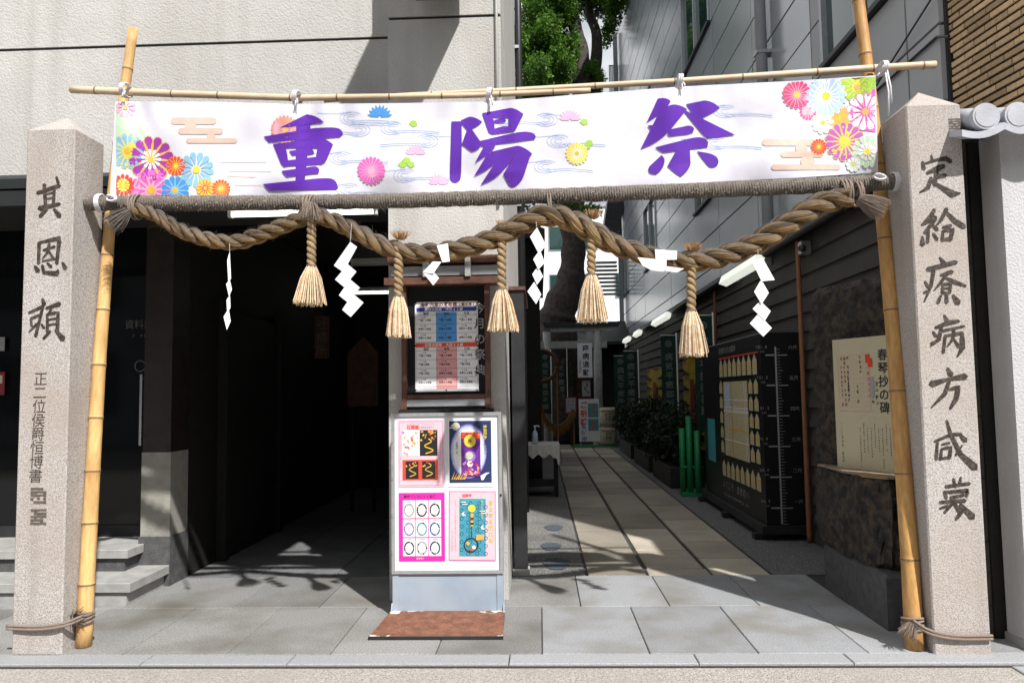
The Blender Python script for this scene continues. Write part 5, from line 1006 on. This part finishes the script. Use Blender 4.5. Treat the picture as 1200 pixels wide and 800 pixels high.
# hedge planters
def leaves(mb, clusters, n, smin, smax, flat=.5):
    tot = sum(c[3]*c[4]*c[5] for c in clusters)
    for (cx, cy, cz, rx, ry, rz) in clusters:
        for _ in range(int(n*rx*ry*rz/tot)):
            v = rng.normal(size=3); v /= np.linalg.norm(v); q = rng.random()**.45; p = np.array((cx, cy, cz))+v*q*np.array((rx, ry, rz))*(1+.25*math.sin(7*v[0]+cx)*math.cos(6*v[2]+cy)); d = rng.normal(size=3); d /= np.linalg.norm(d); e_ = np.cross(d, rng.normal(size=3)); e_ /= np.linalg.norm(e_); s_ = rng.uniform(smin, smax); d *= s_; e_ *= s_*.28
            mb.add([p, p+d*.5+e_, p+d, p+d*.5-e_], [(0, 1, 2, 3)])
for (y0, y1, h_, lb) in ((11.6, 13.4, 1.0, 'dark hedge in a black planter below the striped banner'), (13.9, 16.0, 1.15, 'taller dark hedge in a black planter midway along the siding'), (16.6, 19.0, 1.0, 'dark hedge in a black planter near the sake barrels')):
    t = thing('hedge_planter', lb, 'planter', (2.2, y0, 0), 'planted hedges along the siding wall'); part('planter_box', 'dark_steel', t, (1.98, 2.5, y0, y1, 0, .32), ch=.015); b = MB(); leaves(b, [(2.2+.08*math.sin(k*2), y0+(k+.5)*(y1-y0)/4, .35+h_*.42, .34, (y1-y0)/6, h_*.48) for k in range(4)], 3800, .05, .1); b.build('foliage', 'leaf_hedge', t); b = MB(); [b.tube([(2.22, y0+(k+.5)*(y1-y0)/4, .3), (2.2, y0+(k+.5)*(y1-y0)/4, .8)], .012, 6) for k in range(4)]; b.build('stem', 'bark', t)
# torii and far end
TO = thing('torii_gate', 'small grey stone torii closing the corridor', 'torii', (1, 21.0, 0)); xa, xb = at(622, 404, 21).x, at(711, 404, 21).x; zn, zk = at(667, 404, 21).z, at(680, 384, 21).z
for xx in (at(641, 404, 21).x, at(700, 404, 21).x): b = MB(); b.tube([(xx, 21, 0), (xx, 21, zk-.1)], [.13, .115], 16); b.build('column', 'stone_grey', TO, True); b = MB(); b.tube([(xx, 21, 0), (xx, 21, .12)], .18, 16); b.build('column_base', 'stone_grey', TO)
part('tie_beam', 'stone_grey', TO, (xa, xb, 20.92, 21.08, zn-.1, zn+.1)); part('strut', 'stone_grey', TO, (at(677, 390, 21).x, at(687, 390, 21).x, 20.93, 21.07, zn+.1, zk-.11)); x0, x1 = at(643, 384, 21).x, at(720, 384, 21).x; part('lintel', 'stone_grey', TO, (x0+.05, x1-.05, 20.9, 21.1, zk-.11, zk+.02)); b = MB(); b.prism([(x0-.1, 20.85, zk+.02), (x1+.1, 20.85, zk+.02), (x1+.18, 20.85, zk+.16), (.5*(x0+x1), 20.85, zk+.11), (x0-.18, 20.85, zk+.16)], (0, .3, 0)); b.build('cap_beam', 'dark_steel', TO)
def flatsign(name, label, px0, py0, px1, py1, Y, m, thick=.03):
    a, c = at(px0, py0, Y), at(px1, py1, Y); t = thing(name, label, 'sign', (a.x, Y, max(0, c.z))); part('board', m, t, (a.x, c.x, Y, Y+thick, c.z, a.z)); return t, Panel((a.x, Y-.001, a.z), (1, 0, 0), (0, 0, -1), (0, -1, 0)), c.x-a.x, a.z-c.z
t, P, w, h = flatsign('hanging_sign', 'white vertical sign with four black characters hung from the torii', 676.5, 402, 694.5, 442, 20.7, 'paper'); m = MB(); P.text(m, '疫病退散', w*.56, .14, .19, 0, 3, vert=True, bold=.02, step=h*.235); P.text(m, '少彦名神社', w*.16, .48, .075, 0, 3, vert=True); m.build('lettering', 'p_ink', t)
t, P, w, h = flatsign('standing_sign', 'white standing sign with red and purple characters on a green mat', 678, 467.5, 703, 517, 20.4, 'paper'); m = MB(); P.text(m, 'ご祈祷', w*.24, .16, .2, MI['p_red'], 3, vert=True, bold=.03, step=.23); P.text(m, '受付中', w*.24, .74, .15, MI['p_lilac'], 3, vert=True, bold=.03, step=.17); P.rect(m, w*.45, .12, w*.95, .5, MI['p_teal'], 2); P.rect(m, w*.45, .54, w*.95, .86, MI['p_teal'], 2); P.text(m, '病気', w*.7, .2, .16, MI['p_red'], 3, vert=True, step=.18); P.text(m, '安産', w*.7, .62, .15, MI['p_red'], 3, vert=True, step=.16); m.build('lettering', ML2, t)
part('leg', 'alu', t, (at(680, 500, 20.5).x, at(681, 500, 20.5).x, 20.5, 20.53, 0, .7), (at(700, 500, 20.5).x, at(701, 500, 20.5).x, 20.5, 20.53, 0, .7))
t, P, w, h = flatsign('small_sign', 'small maroon framed sign beside the white standing sign', 662, 465, 676, 484, 20.55, 'p_maroon'); m = MB(); P.rect(m, .03, .03, w-.03, h-.03, MI['p_grey'], 1); P.scribble(m, .08, .12, 4, .06, MI['p_maroon'], 2, vert=False); P.scribble(m, .08, .22, 4, .06, MI['p_maroon'], 2, vert=False); P.scribble(m, .08, .32, 4, .06, MI['p_maroon'], 2, vert=False); m.build('print', ML2, t); part('stake', 'dark_steel', t, (at(669, 484, 20.57).x-.02, at(669, 484, 20.57).x+.02, 20.57, 20.6, 0, at(669, 484, 20.57).z))
t, P, w, h = flatsign('picture_sign', 'small grey picture plate below the four character sign', 682, 446, 692, 464, 20.8, 'p_grey'); m = MB(); coil_line(P, m, w/2, h/2, w*.3, h*.35, 1.5, 'p_ink', .012, 2); m.build('print', ML2, t)
gm = MB(); a, c = atg(668, 520), atg(716, 520); gm.box(a.x, c.x+.4, 20.1, 21.2, .0, .012); tag(gm.build('green_mat', 'mat_green'), 'green mat in front of the torii', 'mat')
SB = thing('sake_barrel', 'straw wrapped sake barrel on the ground beside the torii', 'barrel', (at(713, 500, 20.6).x, 20.7, 0), 'sake barrels beside the torii'); cx = SB.location.x
b = MB(); b.tube([(cx, 20.7, 0), (cx, 20.7, .06), (cx, 20.7, .28), (cx, 20.7, .47), (cx, 20.7, .52)], [.20, .235, .25, .235, .20], 18); b.build('drum', 'barrel', SB, True)
for zz in (.08, .43): b = MB(); b.tube([(cx+.245*math.cos(q), 20.7+.245*math.sin(q), zz) for q in [2*math.pi*i/20 for i in range(21)]], .014, 6); b.build('rope_hoop', 'hemp', SB, True)
P = Panel((cx-.1, 20.44, .42), (1, 0, 0), (0, 0, -1), (0, -1, 0)); m = MB(); P.text(m, '酒', .1, .14, .2, 0, 2, bold=.02); m.build('mark', 'p_ink', SB)
copy_thing(SB, (0, 0, .53), 'straw wrapped sake barrel stacked on top of the other barrel', 'sake barrels beside the torii')
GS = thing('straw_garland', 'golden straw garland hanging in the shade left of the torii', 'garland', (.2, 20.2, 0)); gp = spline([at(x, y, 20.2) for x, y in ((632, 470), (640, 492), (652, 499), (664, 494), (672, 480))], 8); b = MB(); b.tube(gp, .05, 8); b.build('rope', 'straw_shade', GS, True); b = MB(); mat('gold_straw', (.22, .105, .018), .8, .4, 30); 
for p in gp: tuft(b, p, (0, -.2, -1), random.uniform(.12, .3), .05, 14, .05, .006)
b.build('fringe', 'gold_straw', GS); part('stake', 'bamboo_red', GS, (gp[0].x-.02, gp[0].x+.02, 20.2, 20.24, 0, gp[0].z), (gp[-1].x-.02, gp[-1].x+.02, 20.2, 20.24, 0, gp[-1].z))
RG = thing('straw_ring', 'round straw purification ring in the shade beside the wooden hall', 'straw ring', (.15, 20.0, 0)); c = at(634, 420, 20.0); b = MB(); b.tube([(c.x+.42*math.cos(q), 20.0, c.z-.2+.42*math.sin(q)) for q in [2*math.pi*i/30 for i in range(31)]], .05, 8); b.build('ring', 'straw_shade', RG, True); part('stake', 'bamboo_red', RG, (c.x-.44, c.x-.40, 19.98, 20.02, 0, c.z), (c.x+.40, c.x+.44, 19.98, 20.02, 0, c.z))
# shrine hall at the end
HL = thing('shrine_hall', 'dark timber shrine hall behind the torii', 'building', (1.2, 24, 0)); part('wall', 'wood_dark', HL, (-3, 2.6, 24, 26, 0, 3.0)); b = MB(); b.prism([(-3.6, 23.2, 2.95), (2.85, 23.2, 2.95), (2.85, 24.6, 3.7), (-3.6, 24.6, 3.7)], (0, .0, .1)); b.build('roof', 'dark_steel', HL); part('gable', 'wood_dark', HL, (-3.4, 2.7, 24.6, 26, 3.0, 3.75))
for xx in (-.4, .6, 1.6, 2.5): part('column', 'wood_dark', HL, (xx, xx+.16, 23.4, 23.56, 0, 2.95))
part('sliding_door', 'wood_brown', HL, (.2, 1.9, 23.95, 23.99, .3, 2.3)); part('porch', 'stone_grey', HL, (-.6, 2.6, 23.0, 24, 0, .3))
# stair
ST = thing('steel_staircase', 'outdoor steel staircase fixed to the far end of the panel wall', 'staircase', (2.3, 25, 0))
for k in range(9): z_ = at(712, 345-9*k*.55, 24.8).z; part('tread', 'far_grey', ST, (at(699, 330, 24.8).x, 2.7, 24.8+.05*k, 25.05+.05*k, z_, z_+.05))
b = MB(); a = at(705, 285, 24.5); c = at(722, 232, 24.5); b.obox((a.x, 24.5, a.z), (.55, 0, 0), (0, 1.0, 0), (.25, 0, c.z-a.z)); b.build('stringer', 'dark_steel', ST)
zr0, zr1 = at(728, 108, 25).z, at(728, 76, 25).z; xr0, xr1 = at(714, 100, 25).x, at(742, 100, 25).x; part('landing', 'far_grey', ST, (xr0, 2.9, 25, 26, zr0-.15, zr0)); part('top_rail', 'alu', ST, (xr0, 2.88, 25.0, 25.04, zr1-.04, zr1))
for k in range(7): xx = xr0+(2.85-xr0)*k/6; part('baluster', 'alu', ST, (xx, xx+.035, 25.0, 25.035, zr0, zr1-.04))
part('post', 'far_grey', ST, (2.72, 2.86, 24.9, 25.0, 0, at(736, 40, 25).z)); part('lamp_box', 'far_grey', ST, (at(728, 40, 25).x, at(741, 40, 25).x, 24.7, 25.1, at(736, 47, 25).z, at(736, 31, 25).z))
# distant white block
FB = thing('distant_block', 'pale distant building seen past the camphor trunk', 'building', (0, 44, 0)); part('wall', 'far_white', FB, (-14, 12, 44, 52, 0, 12.5))
for i in range(13):
    for j in range(4): w_ = part('window', 'far_grey', FB, (-13+1.95*i, -12+1.95*i, 43.96, 44.0, 1.2+2.9*j, 2.7+2.9*j)); part('pane', 'glass_green', w_, (-12.93+1.95*i, -12.07+1.95*i, 43.94, 43.96, 1.27+2.9*j, 2.63+2.9*j))
part('parapet', 'far_grey', FB, (-14.1, 12.1, 43.9, 52.1, 12.5, 12.8))
# camphor trees
def tree(label, trunk, limbs, clusters, nl, smin, smax, m, dark=None):
    t = thing('camphor_tree', label, 'tree', (trunk[0][0][0], trunk[0][0][1], 0)); b = MB(); pts = spline([Vector(p) for p, r in trunk], 5); rr = spline([Vector((r, 0, 0)) for p, r in trunk], 5); b.tube(pts, [q.x*(1+.08*math.sin(i*1.7)) for i, q in enumerate(rr)], 14); b.build('trunk', 'bark', t, True)
    for lm in limbs: b = MB(); pts = spline([Vector(p) for p, r in lm], 5); rr = spline([Vector((r, 0, 0)) for p, r in lm], 5); b.tube(pts, [q.x for q in rr], 9); b.build('limb', 'bark', t, True)
    b = MB(); leaves(b, clusters, nl, smin, smax); b.build('crown', m, t)
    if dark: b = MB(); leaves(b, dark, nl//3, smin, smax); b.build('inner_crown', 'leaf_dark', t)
TY = 22.2
def A(x, y, Y=TY): return tuple(at(x, y, Y))
tr = [((at(655, 400, TY).x-.2, TY, 0), .75), (A(652, 395), .62), (A(655, 365), .55), (A(668, 330), .42), (A(672, 290), .36), (A(670, 250), .36), (A(676, 190), .36), (A(682, 120), .34), (A(681, 70), .27), (A(673, 28), .2), (A(660, -20), .15), (A(650, -70), .1)]
lb_ = [[(A(682, 120), .26), (A(697, 80, TY+.3), .2), (A(699, 40, TY+.4), .16), (A(690, 10, TY+.5), .13), (A(700, -40, TY+.6), .08)], [(A(655, 365), .4), (A(644, 380), .35), (A(632, 395), .28)], [(A(678, 105), .13), (A(655, 95), .1), (A(636, 70), .08), (A(622, 60), .05)], [(A(681, 65), .12), (A(660, 45), .09), (A(640, 10), .06)], [(A(650, 92), .08), (A(640, 85, TY-1), .07), (A(630, 66, TY-1), .05)]]
def Cq(px, py, rx, rz, Y=TY, ry=1.2): p = at(px, py, Y); k = Y/FPX; return (p.x, Y, p.z, rx*k, ry, rz*k)
cr = [Cq(640, 45, 22, 20, 21), Cq(655, 80, 22, 17, 21.5), Cq(630, 88, 18, 16, 20.8), Cq(625, 20, 20, 22, 21), Cq(656, 8, 22, 20, 21.5), Cq(672, 60, 8, 18, 22), Cq(612, 60, 20, 25, 21), Cq(640, -25, 40, 22, 21), Cq(690, -18, 26, 18, 22), Cq(722, -4, 18, 10, 22), Cq(690, 92, 14, 10, 22.5), Cq(640, 112, 30, 10, 22), Cq(712, 40, 9, 7, 23), Cq(718, 20, 12, 7, 23), Cq(690, 247, 16, 8, 21, .5), Cq(660, 240, 20, 8, 22, .6), Cq(700, 100, 8, 6, 22.5)]
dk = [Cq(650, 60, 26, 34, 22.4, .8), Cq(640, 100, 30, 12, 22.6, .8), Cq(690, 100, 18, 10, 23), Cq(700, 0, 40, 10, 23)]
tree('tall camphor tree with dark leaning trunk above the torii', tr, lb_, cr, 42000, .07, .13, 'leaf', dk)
tree('second camphor tree filling the gap beside the roughcast side wall', [((-2.2, 27, 0), .5), ((-2.1, 27, 5), .42), ((-1.6, 27, 9), .3), ((-1.2, 27, 13), .15)], [[((-2.1, 27, 5), .25), ((-1.0, 26.6, 7), .18), ((-.3, 26.4, 9), .08)]], [(-2.4, 27, 10, 1.8, 1.5, 1.8), (-1.1, 27, 12.5, 1.9, 1.6, 1.7), (-.9, 26.5, 8.6, 1.0, 1, 1.3), (-3.4, 27, 7.5, 1.4, 1.2, 1.4)], 9000, .12, .22, 'leaf_dark')
# building across the street (behind the camera)
OB = thing('street_building', 'grey office building across the street from the gate', 'building', (0, -13, 0)); part('wall', 'far_grey', OB, (-40, 40, -18, -11, 0, 11))
for i in range(24):
    for j in range(3): w_ = part('window', 'dark_steel', OB, (-38+3.2*i, -36+3.2*i, -11, -10.95, 1+3.4*j, 3+3.4*j)); part('pane', 'glass_green', w_, (-37.9+3.2*i, -36.1+3.2*i, -10.95, -10.93, 1.1+3.4*j, 2.9+3.4*j))
for im in list(bpy.data.meshes):
    if im.users == 0: bpy.data.meshes.remove(im)
